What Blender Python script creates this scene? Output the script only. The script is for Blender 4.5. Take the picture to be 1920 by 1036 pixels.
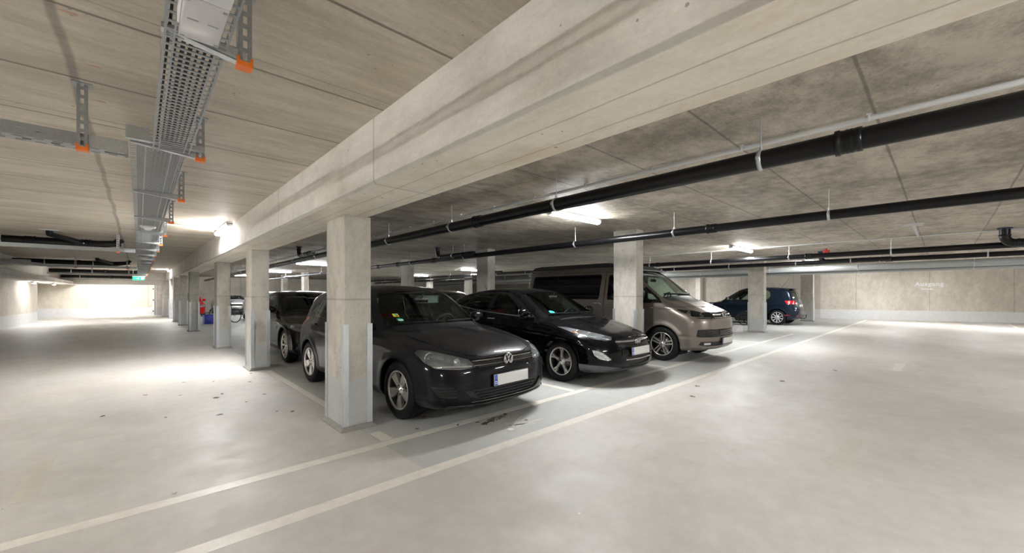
import bpy, bmesh, math, random
import numpy as np
from mathutils import Vector, Matrix
for o in list(bpy.data.objects): bpy.data.objects.remove(o)
SC = bpy.context.scene; COL = SC.collection
PI = math.pi
random.seed(7)

# ---------------------------------------------------------------- camera
YAW = math.radians(42.95)            # clockwise from +Y, the direction of the beam and the pipes
cam_d = bpy.data.cameras.new('camera'); cam = bpy.data.objects.new('camera', cam_d); COL.objects.link(cam)
cam.location = (0, 0, 1.36); cam.rotation_euler = (PI / 2, 0, -YAW)
cam_d.sensor_width = 36.0; cam_d.lens = 752 / 1920 * 36.0; cam_d.shift_y = 32 / 1920
cam_d.clip_start = 0.05; cam_d.clip_end = 200
SC.camera = cam
# ---------------------------------------------------------------- world, exposure
w = bpy.data.worlds.new('world'); SC.world = w; w.use_nodes = True
w.node_tree.nodes['Background'].inputs[0].default_value = (0.9, 0.95, 1, 1)
w.node_tree.nodes['Background'].inputs[1].default_value = 0.02
SC.view_settings.view_transform = 'Standard'; SC.view_settings.look = 'None'
SC.view_settings.gamma = 1; SC.view_settings.use_curve_mapping = False
SC.view_settings.exposure = 3.35
LAMP = 26.0                           # emission of the lamp diffusers

CEIL = 2.604; BEAM = 2.139

# ---------------------------------------------------------------- node helpers
class NT:
    def __init__(s, name):
        s.m = bpy.data.materials.new(name); s.m.use_nodes = True
        s.t = s.m.node_tree; s.n = s.t.nodes; s.l = s.t.links
        s.b = s.n['Principled BSDF']; s.out = s.n['Material Output']
    def new(s, k, **kw):
        x = s.n.new(k)
        for a, v in kw.items(): setattr(x, a, v)
        return x
    def link(s, a, b): s.l.new(a, b)
    def put(s, sock, v):
        if v is None: return
        if hasattr(v, 'is_output'): s.l.new(v, sock)
        else: sock.default_value = v
    def math(s, op, a, b=None, c=None, clamp=False):
        x = s.new('ShaderNodeMath', operation=op, use_clamp=clamp)
        s.put(x.inputs[0], a); s.put(x.inputs[1], b)
        if c is not None: s.put(x.inputs[2], c)
        return x.outputs[0]
    def pos(s):
        if not hasattr(s, '_p'):
            g = s.new('ShaderNodeNewGeometry'); s._p = g.outputs['Position']
            sp = s.new('ShaderNodeSeparateXYZ'); s.link(s._p, sp.inputs[0]); s._xyz = sp.outputs
        return s._p
    def x(s): s.pos(); return s._xyz[0]
    def y(s): s.pos(); return s._xyz[1]
    def z(s): s.pos(); return s._xyz[2]
    def scaled(s, sc):
        v = s.new('ShaderNodeVectorMath', operation='MULTIPLY'); s.link(s.pos(), v.inputs[0]); v.inputs[1].default_value = sc
        return v.outputs[0]
    def noise(s, scale, detail=4, rough=0.55, vec=None, dist=0.0):
        x = s.new('ShaderNodeTexNoise'); x.inputs['Scale'].default_value = scale
        x.inputs['Detail'].default_value = detail; x.inputs['Roughness'].default_value = rough
        x.inputs['Distortion'].default_value = dist
        s.link(vec if vec is not None else s.pos(), x.inputs['Vector']); return x.outputs['Fac']
    def voro(s, scale, vec=None, feature='F1'):
        x = s.new('ShaderNodeTexVoronoi', feature=feature); x.inputs['Scale'].default_value = scale
        s.link(vec if vec is not None else s.pos(), x.inputs['Vector']); return x.outputs['Distance']
    def rng(s, v, a, b, c=0.0, d=1.0, smooth=True):
        x = s.new('ShaderNodeMapRange', clamp=True, interpolation_type='SMOOTHSTEP' if smooth else 'LINEAR')
        s.put(x.inputs[0], v)
        for i, q in enumerate((a, b, c, d)): x.inputs[1 + i].default_value = q
        return x.outputs[0]
    def mix(s, f, a, b, mode='MIX'):
        x = s.new('ShaderNodeMix', data_type='RGBA', blend_type=mode)
        s.put(x.inputs[0], f)
        for i, v in ((6, a), (7, b)):
            if isinstance(v, tuple) and len(v) == 3: v = (*v, 1)
            s.put(x.inputs[i], v)
        return x.outputs[2]
    def bump(s, h, strength=0.3, dist=0.01):
        x = s.new('ShaderNodeBump'); x.inputs['Strength'].default_value = strength; x.inputs['Distance'].default_value = dist
        s.link(h, x.inputs['Height']); s.link(x.outputs[0], s.b.inputs['Normal'])
    def base(s, v): s.put(s.b.inputs['Base Color'], (*v, 1) if isinstance(v, tuple) and len(v) == 3 else v)
    def set(s, **kw):
        for k, v in kw.items(): s.put(s.b.inputs[k.replace('_', ' ')], v)
        return s

def simple(name, col, rough=0.5, metal=0.0, coat=0.0, emit=None, es=1.0, noise=0.0):
    m = NT(name)
    m.set(Roughness=rough, Metallic=metal)
    m.b.inputs['Coat Weight'].default_value = coat; m.b.inputs['Coat Roughness'].default_value = 0.03
    if noise:
        f = m.noise(9, 5); m.base(m.mix(f, tuple(c * (1 - noise) for c in col), tuple(min(1, c * (1 + noise)) for c in col)))
    else: m.base(col)
    if emit: m.b.inputs['Emission Color'].default_value = (*emit, 1); m.b.inputs['Emission Strength'].default_value = es
    return m.m

def line_mask(m, c, positions, wid, wob=0.02, wscale=1.2):
    """thin lines where coordinate c equals one of positions, a little wobbly"""
    n = m.noise(wscale, 3); cc = m.math('ADD', c, m.math('MULTIPLY', m.math('SUBTRACT', n, 0.5), wob))
    acc = None
    for p in positions:
        d = m.math('ABSOLUTE', m.math('SUBTRACT', cc, p))
        k = m.rng(d, wid * 0.3, wid, 1, 0)
        acc = k if acc is None else m.math('MAXIMUM', acc, k)
    return acc
def period_mask(m, c, off, sp, wid, wob=0.02, wscale=1.2):
    n = m.noise(wscale, 3); cc = m.math('ADD', c, m.math('MULTIPLY', m.math('SUBTRACT', n, 0.5), wob))
    q = m.math('FRACT', m.math('ADD', m.math('DIVIDE', m.math('SUBTRACT', cc, off), sp), 0.5))
    d = m.math('MULTIPLY', m.math('ABSOLUTE', m.math('SUBTRACT', q, 0.5)), sp)
    return m.rng(d, wid * 0.3, wid, 1, 0)

def concrete(name, light, dark, grain=(1, 1, 1), lines=None, paint_to=None, pits=True, warm=0.0, paint_col=(0.60, 0.61, 0.60), rough=0.75, streak=None):
    m = NT(name)
    gv = m.scaled(grain)
    a = m.noise(1.1, 6, 0.65, vec=gv); b = m.noise(7, 8, 0.72, vec=gv); c = m.noise(45, 5, 0.7)
    f = m.math('ADD', m.math('MULTIPLY', a, 0.45), m.math('ADD', m.math('MULTIPLY', b, 0.38), m.math('MULTIPLY', c, 0.17)))
    f = m.rng(f, 0.39, 0.61)
    col = m.mix(f, dark, light)
    if warm:
        k = m.rng(m.noise(1.7, 6, 0.7, vec=m.scaled((1.3, 0.6, 1))), 0.52, 0.70, 0, warm)
        col = m.mix(k, col, (0.62, 0.46, 0.26))
    if streak:
        k = m.rng(m.noise(2.2, 4, 0.6, vec=m.scaled(streak)), 0.50, 0.72, 0, 0.55)
        col = m.mix(k, col, tuple(q * 0.60 for q in dark))
    h = f
    if pits:
        v = m.voro(15); sz = m.rng(m.noise(3.0, 2), 0.42, 0.75, 0.0, 0.16)
        pit = m.math('LESS_THAN', v, sz)
        col = m.mix(m.math('MULTIPLY', pit, 0.6), col, (0.12, 0.11, 0.095))
        v2 = m.voro(2.1); sp = m.math('MULTIPLY', m.rng(v2, 0.02, 0.13, 1, 0), m.rng(m.noise(14, 3), 0.40, 0.58))
        col = m.mix(m.math('MULTIPLY', sp, 0.5), col, (0.22, 0.20, 0.17))
    for args in (lines or []):
        fn, ax, A, dk = args
        k = fn(m, {'x': m.x, 'y': m.y, 'z': m.z}[ax](), *A)
        col = m.mix(m.math('MULTIPLY', k, dk), col, (0.10, 0.09, 0.075))
        h = m.math('SUBTRACT', h, m.math('MULTIPLY', k, 0.8))
    if paint_to is not None:
        k = m.math('LESS_THAN', m.math('ADD', m.z(), m.math('MULTIPLY', m.math('SUBTRACT', m.noise(3), 0.5), 0.012)), paint_to)
        pn = m.mix(m.rng(m.noise(7, 6, 0.7), 0.35, 0.7), tuple(q * 0.92 for q in paint_col), paint_col)
        col = m.mix(k, col, pn)
    m.base(col); m.set(Roughness=rough); m.bump(h, 0.35, 0.006)
    return m.m

# ---------------------------------------------------------------- mesh helpers
class MB:
    def __init__(s): s.v = []; s.f = []; s.sm = []; s.mi = []
    def add(s, vs, fs, smooth=False, mat=0):
        k = len(s.v); s.v += [tuple(p) for p in vs]; s.f += [tuple(i + k for i in q) for q in fs]
        s.sm += [smooth] * len(fs); s.mi += [mat] * len(fs); return s
    def box(s, x0, x1, y0, y1, z0, z1, mat=0, M=None):
        vs = [(x, y, z) for x in (x0, x1) for y in (y0, y1) for z in (z0, z1)]
        if M is not None: vs = [tuple(M @ Vector(p)) for p in vs]
        return s.add(vs, [(0, 1, 3, 2), (4, 6, 7, 5), (0, 4, 5, 1), (2, 3, 7, 6), (0, 2, 6, 4), (1, 5, 7, 3)], False, mat)
    def rbox(s, x0, x1, y0, y1, z0, z1, r=0.01, seg=2, M=None, mat=0, smooth=True):
        bm = bmesh.new(); bmesh.ops.create_cube(bm, size=1)
        for v in bm.verts: v.co = Vector((x0 + (v.co.x + .5) * (x1 - x0), y0 + (v.co.y + .5) * (y1 - y0), z0 + (v.co.z + .5) * (z1 - z0)))
        bmesh.ops.bevel(bm, geom=bm.edges[:], offset=r, segments=seg, affect='EDGES', profile=0.5)
        vs = [(M @ v.co if M is not None else v.co.copy()) for v in bm.verts]
        bm.verts.index_update(); fs = [tuple(v.index for v in f.verts) for f in bm.faces]; bm.free()
        return s.add(vs, fs, smooth, mat)
    def tube(s, pts, r, n=10, closed=False, caps=True, mat=0, smooth=True, sx=1.0):
        pts = [Vector(p) for p in pts]; N = len(pts); rr = r if isinstance(r, (list, tuple)) else [r] * N
        vs = []; up = None
        for i, p in enumerate(pts):
            a = pts[i - 1] if (i > 0 or closed) else p; b = pts[(i + 1) % N] if (i < N - 1 or closed) else p
            t = (b - a).normalized()
            if up is None:
                up = Vector((0, 0, 1)) if abs(t.z) < 0.9 else Vector((1, 0, 0))
            n1 = (up - t * up.dot(t)).normalized(); up = n1; n2 = t.cross(n1)
            for k in range(n):
                an = 2 * PI * k / n; vs.append(p + (n1 * math.cos(an) * sx + n2 * math.sin(an)) * rr[i])
        fs = []
        for i in range(N if closed else N - 1):
            for k in range(n):
                a = i * n + k; b = i * n + (k + 1) % n; c = ((i + 1) % N) * n
                fs.append((a, b, c + (k + 1) % n, c + k))
        s.add(vs, fs, smooth, mat)
        if caps and not closed:
            s.add(vs[:n], [tuple(reversed(range(n)))], False, mat); s.add(vs[-n:], [tuple(range(n))], False, mat)
        return s
    def cyl(s, a, b, r, n=16, mat=0): return s.tube([a, b], r, n, mat=mat)
    def lathe(s, prof, c=(0, 0, 0), axis='x', n=48, mat=0, smooth=True, close=False):
        """prof: (radius, offset along the axis)"""
        vs = []; c = Vector(c)
        for r, h in prof:
            for k in range(n):
                a = 2 * PI * k / n; p, q = r * math.cos(a), r * math.sin(a)
                vs.append(c + Vector({'x': (h, p, q), 'y': (p, h, q), 'z': (p, q, h)}[axis]))
        fs = []; R = len(prof)
        for i in range(R if close else R - 1):
            for k in range(n):
                j = (i + 1) % R
                fs.append((i * n + k, i * n + (k + 1) % n, j * n + (k + 1) % n, j * n + k))
        return s.add(vs, fs, smooth, mat)
    def prism(s, poly, h0, h1, plane='xy', mat=0, M=None):
        n = len(poly)
        def p3(a, b, h): return {'xy': (a, b, h), 'xz': (a, h, b), 'yz': (h, a, b)}[plane]
        vs = [p3(a, b, h0) for a, b in poly] + [p3(a, b, h1) for a, b in poly]
        if M is not None: vs = [tuple(M @ Vector(p)) for p in vs]
        fs = [tuple(reversed(range(n))), tuple(range(n, 2 * n))] + [(i, (i + 1) % n, n + (i + 1) % n, n + i) for i in range(n)]
        return s.add(vs, fs, False, mat)
    def mesh(s, name, mats):
        me = bpy.data.meshes.new(name); me.from_pydata(s.v, [], s.f)
        for m in (mats if isinstance(mats, (list, tuple)) else [mats]): me.materials.append(m)
        me.polygons.foreach_set('use_smooth', s.sm); me.polygons.foreach_set('material_index', s.mi)
        bm = bmesh.new(); bm.from_mesh(me); bmesh.ops.recalc_face_normals(bm, faces=bm.faces[:]); bm.to_mesh(me); bm.free()
        me.update(); return me
    def build(s, name, mats, parent=None, loc=None):
        o = bpy.data.objects.new(name, s.mesh(name, mats)); COL.objects.link(o)
        if parent is not None: o.parent = parent
        if loc: o.location = loc
        return o

def thing(name, label, cat, loc=(0, 0, 0), rotz=0.0, group=None):
    o = bpy.data.objects.new(name, None); COL.objects.link(o); o.empty_display_size = 0.1
    o.location = loc; o.rotation_euler = (0, 0, rotz); o['label'] = label; o['category'] = cat
    if group: o['group'] = group
    return o
def tag(o, label=None, cat=None, group=None, kind=None):
    for k, v in (('label', label), ('category', cat), ('group', group), ('kind', kind)):
        if v: o[k] = v
    return o
def dup(root, loc, label=None, group=None, rotz=None):
    def cp(o, par):
        c = o.copy(); COL.objects.link(c)
        if par is not None: c.parent = par
        for ch in [q for q in bpy.data.objects if q.parent == o]: cp(ch, c)
        return c
    r = cp(root, None); r.location = loc
    if rotz is not None: r.rotation_euler = (0, 0, rotz)
    if label: r['label'] = label
    if group: r['group'] = group
    return r

# ---------------------------------------------------------------- materials
M = {}
YL = [0.3 + 0.835 * k for k in range(-8, 42)]
def ceiling_material(name, left):
    off = 0.955 if left else 0.32
    L = [(period_mask, 'y', (off, 0.818 if left else 0.86, 0.014, 0.02), 0.75 if left else 0.6)]
    if left: L += [(period_mask, 'y', (off - 0.11, 1.636, 0.010, 0.05), 0.35), (line_mask, 'x', ([-0.27, -3.2], 0.028, 0.07), 0.5)]
    else: L += [(line_mask, 'x', ([2.35, 3.75, 6.9, 9.3, 12.6, 15.9, 19, 22, 25], 0.012, 0.02), 0.55)]
    if left: return concrete(name, (0.67, 0.605, 0.51), (0.48, 0.425, 0.345), grain=(0.5, 2.6, 1), lines=L, pits=True, warm=0.10, rough=0.6)
    return concrete(name, (0.62, 0.56, 0.47), (0.28, 0.247, 0.20), grain=(0.8, 1.1, 1), lines=L, pits=True, warm=0.22, rough=0.65)
M['ceil_left'] = ceiling_material('concrete_ceiling_planks', True)
M['ceil_right'] = ceiling_material('concrete_ceiling_slab', False)
M['beam'] = concrete('concrete_beam', (0.86, 0.825, 0.77), (0.69, 0.66, 0.61), grain=(1, 0.7, 1.6), warm=0.28,
                     lines=[(line_mask, 'y', ([2.75, 5.4, 9.2, 13, 17, 21], 0.012, 0.03), 0.4), (line_mask, 'x', ([1.40, 1.60], 0.007, 0.035), 0.35), (line_mask, 'z', ([2.150], 0.018, 0.006), 0.38)])
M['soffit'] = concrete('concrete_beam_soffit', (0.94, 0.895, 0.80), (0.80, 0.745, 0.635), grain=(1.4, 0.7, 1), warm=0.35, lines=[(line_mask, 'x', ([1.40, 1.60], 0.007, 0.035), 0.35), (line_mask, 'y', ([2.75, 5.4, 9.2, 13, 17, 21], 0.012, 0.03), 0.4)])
M['column'] = concrete('concrete_column', (0.66, 0.63, 0.57), (0.46, 0.435, 0.385), grain=(1.4, 1.4, 0.8), paint_to=0.5,
                       lines=[(line_mask, 'z', ([1.30], 0.012, 0.01), 0.35)], paint_col=(0.56, 0.57, 0.57))
M['wall'] = concrete('concrete_wall', (0.68, 0.63, 0.555), (0.50, 0.46, 0.395), grain=(0.8, 0.8, 0.5), paint_to=0.5, paint_col=(0.72, 0.725, 0.725),
                     lines=[(period_mask, 'y', (0.45, 2.7, 0.015, 0.02), 0.5)])
M['wall_far'] = concrete('concrete_wall_far', (0.72, 0.675, 0.59), (0.55, 0.51, 0.43), grain=(0.8, 0.8, 0.5), paint_to=0.5, paint_col=(0.70, 0.71, 0.72),
                         lines=[(period_mask, 'x', (0.45, 2.7, 0.02, 0.02), 0.45)], warm=0.2)
def floor_material():
    m = NT('epoxy_floor')
    a = m.noise(0.7, 5, 0.6); b = m.noise(7, 6, 0.7); c = m.noise(130, 2, 0.6)
    f = m.rng(m.math('ADD', m.math('MULTIPLY', a, 0.6), m.math('MULTIPLY', b, 0.4)), 0.35, 0.65)
    col = m.mix(f, (0.515, 0.49, 0.455), (0.615, 0.595, 0.562))
    # cooler grey coat in the bays and the pedestrian strip
    bay = m.math('MULTIPLY', m.math('GREATER_THAN', m.y(), 2.75), m.math('GREATER_THAN', m.x(), 1.62))
    col = m.mix(m.math('MULTIPLY', bay, 0.85), col, m.mix(f, (0.42, 0.432, 0.42), (0.50, 0.513, 0.50)))
    scuff = m.rng(m.noise(2.4, 6, 0.75, vec=m.scaled((0.35, 1.6, 1))), 0.56, 0.75, 0, 0.30)
    col = m.mix(scuff, col, (0.40, 0.36, 0.30))
    dots = m.math('MULTIPLY', m.math('LESS_THAN', m.voro(3.1), 0.022), m.math('GREATER_THAN', m.noise(1.3), 0.5))
    col = m.mix(dots, col, (0.10, 0.09, 0.07))
    m.base(col); m.set(Roughness=m.rng(m.noise(3, 5), 0.3, 0.7, 0.44, 0.60))
    m.b.inputs['Specular IOR Level'].default_value = 0.5
    m.bump(m.math('ADD', m.math('MULTIPLY', c, 1.0), m.math('MULTIPLY', b, 0.5)), 0.10, 0.004)
    return m.m
M['floor'] = floor_material()
def worn(name, col, under, amt):
    m = NT(name); k = m.rng(m.noise(9, 7, 0.8), 0.5 - amt * 0.2, 0.62 - amt * 0.1, 0, amt)
    m.base(m.mix(k, col, under)); m.set(Roughness=0.42); m.bump(m.noise(120, 2), 0.12, 0.003); return m.m
M['line_mid'] = worn('faded_line_paint', (0.72, 0.68, 0.60), (0.56, 0.535, 0.48), 0.6)
M['line'] = worn('line_paint', (0.80, 0.765, 0.70), (0.6, 0.57, 0.5), 0.35)
M['line_worn'] = worn('worn_line_paint', (0.60, 0.565, 0.475), (0.53, 0.51, 0.455), 0.8)
def galv(name, c=0.5, r=0.38):
    m = NT(name); n = m.noise(35, 4, 0.6); v = m.voro(60)
    f = m.math('ADD', m.math('MULTIPLY', n, 0.6), m.math('MULTIPLY', v, 0.5))
    m.base(m.mix(f, (c * 0.82, c * 0.87, c * 0.92), (c * 1.12, c * 1.17, c * 1.2))); m.set(Metallic=0.75, Roughness=r); return m.m
M['galv'] = galv('galvanised_steel', 0.66, 0.42); M['tray'] = galv('tray_steel', 0.40, 0.5); M['hang'] = galv('hanger_steel', 0.40, 0.42); M['zinc'] = galv('zinc_bright', 0.60, 0.30)
M['orange'] = simple('orange_plastic', (0.95, 0.22, 0.02), 0.4)
M['pipe'] = simple('black_plastic_pipe', (0.005, 0.005, 0.006), 0.30)
M['rubber'] = simple('rubber', (0.012, 0.012, 0.012), 0.6)
M['cable'] = simple('cable_sheath', (0.02, 0.02, 0.022), 0.5)
M['conduit'] = simple('light_grey_conduit', (0.62, 0.63, 0.63), 0.4)
M['duct'] = simple('grey_steel_pipe', (0.40, 0.42, 0.42), 0.4, 0.3, noise=0.1)
M['white_plastic'] = simple('white_plastic', (0.80, 0.80, 0.80), 0.35)
M['lamp_on'] = simple('lamp_diffuser', (0.9, 0.9, 0.9), 0.5, emit=(0.98, 0.99, 1.0), es=LAMP)
M['green_sign'] = simple('green_exit_light', (0.0, 0.35, 0.1), 0.5, emit=(0.01, 0.75, 0.22), es=0.30)
M['red'] = simple('red_paint', (0.42, 0.02, 0.01), 0.4)
M['blue_crate'] = simple('blue_plastic', (0.01, 0.03, 0.32), 0.4)
M['cap'] = simple('blue_pipe_collar', (0.03, 0.045, 0.10), 0.5); M['collar_plate'] = simple('white_collar_plate', (0.5, 0.52, 0.55), 0.5)
M['pipe'].node_tree.nodes['Principled BSDF'].inputs['Specular IOR Level'].default_value = 0.35
# ================================================================ the setting
def struct(o): o['kind'] = 'structure'; return o
mb = MB(); mb.box(-4.6, 31.5, -6.3, 38.0, -0.2, 0.0); floor = struct(mb.build('floor', M['floor']))
mb = MB(); mb.box(-4.6, 1.475, -6.3, 38.0, CEIL, CEIL + 0.25, mat=0); mb.box(1.475, 31.5, -6.3, 38.0, CEIL, CEIL + 0.25, mat=1)
struct(mb.build('ceiling', [M['ceil_left'], M['ceil_right']]))
# beam with chamfered bottom edges
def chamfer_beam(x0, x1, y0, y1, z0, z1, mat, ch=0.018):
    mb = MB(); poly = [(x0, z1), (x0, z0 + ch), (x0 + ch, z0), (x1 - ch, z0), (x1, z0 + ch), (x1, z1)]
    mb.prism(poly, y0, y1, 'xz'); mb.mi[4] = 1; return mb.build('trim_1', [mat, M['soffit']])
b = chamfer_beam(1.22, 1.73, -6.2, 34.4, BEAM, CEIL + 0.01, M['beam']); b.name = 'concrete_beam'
tag(b, 'long pale concrete downstand beam running over the column row', 'beam')
# low edge beam on the left, over the left wall
mb = MB(); mb.prism([(-3.9, 2.62), (-3.9, 1.9), (-2.6, 1.86), (-2.6, 2.02), (-3.1, 2.1), (-3.1, 2.62)], 13.3, 34.4, 'xz')
b = mb.build('low_edge_beam', M['beam']); tag(b, 'low concrete edge beam above the wall at the far left', 'beam')
# walls
mb = MB(); mb.prism([(-4.6, 34.4), (1.24, 34.4), (1.24, 37.4), (31.5, 37.4), (31.5, 37.8), (-4.6, 37.8)], 0, CEIL); struct(mb.build('wall_far', M['wall_far']))
mb = MB(); mb.box(-4.6, 31.5, -6.3, -6.0, 0, CEIL); struct(mb.build('wall_back', M['wall']))
mb = MB(); pl = [(-4.6, -6.3), (-3.9, -6.3), (-3.9, 22), (-3.80, 24.1), (-3.62, 27.0), (-3.52, 29.3), (-3.56, 29.55), (-3.75, 29.68), (-4.6, 29.7)]
mb.prism(pl, 0, CEIL); struct(mb.build('wall_left', M['wall']))
mb = MB(); mb.box(-4.6, -4.35, 29.7, 34.4, 0, CEIL); struct(mb.build('wall_left_recess', M['wall_far'])).name = 'wall_recess'
mb = MB(); mb.prism([(27.5, 4.6), (30.75, -6.0), (31.2, -6.0), (31.2, 37.4), (27.5, 37.4)], 0, CEIL)
wr = struct(mb.build('wall_right', M['wall']))
# pilaster on the right wall and far lintel
mb = MB(); mb.box(27.1, 27.5, 10.9, 11.2, 0, CEIL); struct(mb.build('trim_1', M['beam']))
mb = MB(); mb.box(-3.1, 1.22, 32.3, 32.7, 1.87, CEIL); b = struct(mb.build('trim_2', M['beam']))
# door frame strip at the end of the far wall
mb = MB(); mb.box(0.62, 0.74, 34.1, 34.4, 0, 1.9)
d = struct(mb.build('door_1', M['white_plastic']))
for z in (0.25, 0.95, 1.65):
    q = MB(); q.box(0.655, 0.70, 34.07, 34.10, z - .06, z + .06); q.build('hinge', M['cable'], d)
mb = MB(); mb.box(0.78, 1.26, 33.2, 34.4, 0, CEIL); struct(mb.build('trim_3', M['column']))

# ---------------------------------------------------------------- floor markings (parts of the floor)
def mark(pts, mat, name='painted_line', z=0.0012):
    mb = MB(); mb.prism(pts, -0.01, z); return mb.build(name, mat, floor)
def rect(x0, x1, y0, y1): return [(x0, y0), (x1, y0), (x1, y1), (x0, y1)]
mark(rect(-6 + 1.5, 27.6, 2.63, 2.745), M['line'])
mark(rect(-4.5, 1.62, 3.39, 3.495), M['line']); mark(rect(1.62, 16.3, 3.40, 3.505), M['line'])
for i, x in enumerate((4.45, 7.14, 9.95, 12.7, 15.4)): mark(rect(x - .05, x + .05, 3.52, 8.6), M['line'])
mark(rect(1.64, 1.75, 3.52, 3.80), M['line']); mark(rect(1.63, 1.72, 4.75, 8.1), M['line'])
mark(rect(1.55, 1.64, 8.9, 11.9), M['line_worn'])
mark(rect(24.3, 27.0, 4.0, 4.1), M['line_worn'])
mark(rect(22.8, 28.6, -2.06, -1.95), M['line'])
for x0 in (4.02, 9.75):
    s_ = 1.15 if x0 > 5 else 1.0
    fm_ = M['line_mid'] if x0 > 5 else M['line_worn']
    mark([(x0 + .12, .50), (x0 + .95 * s_, .49), (x0 + .95 * s_, .625), (x0 + .12, .62)] , fm_, 'arrow_shaft')
    mark([(x0 - .04, .56), (x0 + .118, .43), (x0 + .118, .69)], fm_, 'arrow_head')
mark(rect(-.62, -.50, 4.1, 5.0), M['line_worn'], 'arrow_shaft'); mark(rect(-1.15, -1.0, 10.2, 11.5), M['line_worn'], 'arrow_shaft')
# worn walking figure painted on the pedestrian strip, lying across it
def stroke(a, b, wd):
    a = Vector((*a, 0)); b = Vector((*b, 0)); t = (b - a).normalized(); n = Vector((-t.y, t.x, 0)) * wd / 2
    return [tuple((p)[:2]) for p in (a - n, b - n * .7, b + n * .7, a + n)]
for a, b_, wd in (((2.80, 3.02), (2.87, 3.04), .07), ((2.86, 3.05), (3.12, 3.19), .035), ((2.84, 3.00), (3.22, 2.97), .035), ((2.86, 3.02), (3.06, 2.93), .03), ((2.80, 3.03), (2.82, 3.13), .03)):
    mark(stroke(a, b_, wd), M['line_mid'], 'painted_figure')
mark([(2.735 + .032 * math.cos(k * PI / 6), 2.955 + .032 * math.sin(k * PI / 6)) for k in range(12)], M['line'], 'painted_figure')

# ---------------------------------------------------------------- columns
M['mortar'] = simple('dirty_mortar', (.33, .32, .295), .8, noise=.3)
def column(x, y, label, w=0.275, d=0.50, top=CEIL, guards=True):
    t = thing('concrete_column', label, 'column', (x, y, 0), group='square concrete columns')
    mb = MB(); r = .008
    mb.prism([(r, 0), (w - r, 0), (w, r), (w, d - r), (w - r, d), (r, d), (0, d - r), (0, r)], 0, top); mb.build('shaft', M['column'], t)
    # mortar cove at the foot
    mb = MB(); e = 0.04; h = 0.045
    lo = [(-e, -e), (w + e, -e), (w + e, d + e), (-e, d + e)]; hi = [(-.003, -.003), (w + .003, -.003), (w + .003, d + .003), (-.003, d + .003)]
    mb.add([(*p, 0.001) for p in lo] + [(*p, 0.012) for p in lo] + [(*p, h) for p in hi], [(i, (i + 1) % 4, 4 + (i + 1) % 4, 4 + i) for i in range(4)] + [(4 + i, 4 + (i + 1) % 4, 8 + (i + 1) % 4, 8 + i) for i in range(4)])
    mb.build('foot_cove', M['mortar'], t)
    if guards:
        k = 0.045; q = 0.011
        for cx, cy, sx, sy in ((0, 0, 1, 1), (w, 0, -1, 1), (0, d, 1, -1), (w, d, -1, -1)):
            mb = MB(); x0, x1 = sorted((cx - sx * q, cx + sx * k)); y0, y1 = sorted((cy - sy * q, cy + sy * k))
            xa, xb = sorted((cx - sx * q, cx)); ya, yb = sorted((cy - sy * q, cy))
            mb.box(x0, x1, ya, yb, 0.045, 1.054); y0, y1 = sorted((cy, cy + sy * k)); mb.box(xa, xb, y0, y1, 0.045, 1.054)
            mb.build('corner_guard', M['galv'], t)
    return t
row1 = [(1.480, 4.02, 'nearest column, standing beside the front wheel of the black hatchback with round grille badge'),
        (1.455, 8.30, 'second column under the long beam, beside the far black saloon'),
        (1.405, 12.13, 'third column under the long beam, with the bicycle seen just right of it'),
        (1.325, 18.25, 'fourth column under the long beam, with the red car seen just right of it'),
        (1.275, 22.15, 'fifth column under the long beam, left of the red car'),
        (1.235, 25.3, 'sixth column under the long beam, third from its far end'),
        (1.215, 28.4, 'seventh column under the long beam, second from its far end'),
        (1.03, 31.3, 'farthest column under the long beam, near the dark wall end')]
for x, y, l in row1: column(x, y, l, top=BEAM)
row2 = [(7.00, 4.02, 'column between the black hatchback with oval badge and the beige van'),
        (7.10, 8.62, 'grey column rising behind the roof of the black hatchback with oval badge'),
        (7.12, 13.2, 'column seen above the windscreen of the nearest black hatchback'),
        (7.05, 25.4, 'thin distant column above the far black saloon, right of the pair'),
        (7.05, 30.0, 'thin distant column above the far black saloon, left of the pair'),
        (15.95, 4.25, 'column standing in front of the dark blue car'),
        (24.10, 4.32, 'shaded column behind the tail of the dark blue car'),
        (15.12, 20.2, 'small distant column just left of the grey column above the black hatchbacks'),
        (15.12, 24.8, 'smallest distant column seen over the nearest black hatchback')]
for x, y, l in row2: column(x, y, l)

# lettering on the right wall
def text_part(body, size, mat, parent, mtx, name='lettering', ext=0.004, off=0.0):
    cu = bpy.data.curves.new(name, 'FONT'); cu.body = body; cu.size = size; cu.extrude = ext; cu.offset = off
    cu.align_x = 'CENTER'; cu.align_y = 'CENTER'; cu.resolution_u = 4; cu.space_character = 1.0 + off * 12
    o = bpy.data.objects.new(name, cu); COL.objects.link(o)
    dg = bpy.context.evaluated_depsgraph_get(); me = bpy.data.meshes.new_from_object(o.evaluated_get(dg))
    bpy.data.objects.remove(o); me.materials.clear(); me.materials.append(mat)
    me.transform(mtx); q = bpy.data.objects.new(name, me); COL.objects.link(q); q.parent = parent
    return q
ux = Vector((30.75 - 27.5, -6.0 - 4.6, 0)).normalized()            # along the right wall, to the right as seen
uz = Vector((0, 0, 1)); un = ux.cross(uz)                        # towards the room
def wall_mtx(u, z):
    p = Vector((27.5, 4.6, 0)) + ux * u + uz * z + un * 0.004
    return Matrix(((ux.x, uz.x, un.x, p.x), (ux.y, uz.y, un.y, p.y), (ux.z, uz.z, un.z, p.z), (0, 0, 0, 1)))
text_part('Ausgang', 0.27, M['white_plastic'], wr, wall_mtx(4.32, 1.83), off=0.013)
mb = MB(); mb.prism([(-.22, -.025), (.10, -.025), (.10, -.065), (.24, 0), (.10, .065), (.10, .025), (-.22, .025)], -.003, .003, M=wall_mtx(4.26, 1.585))
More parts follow.
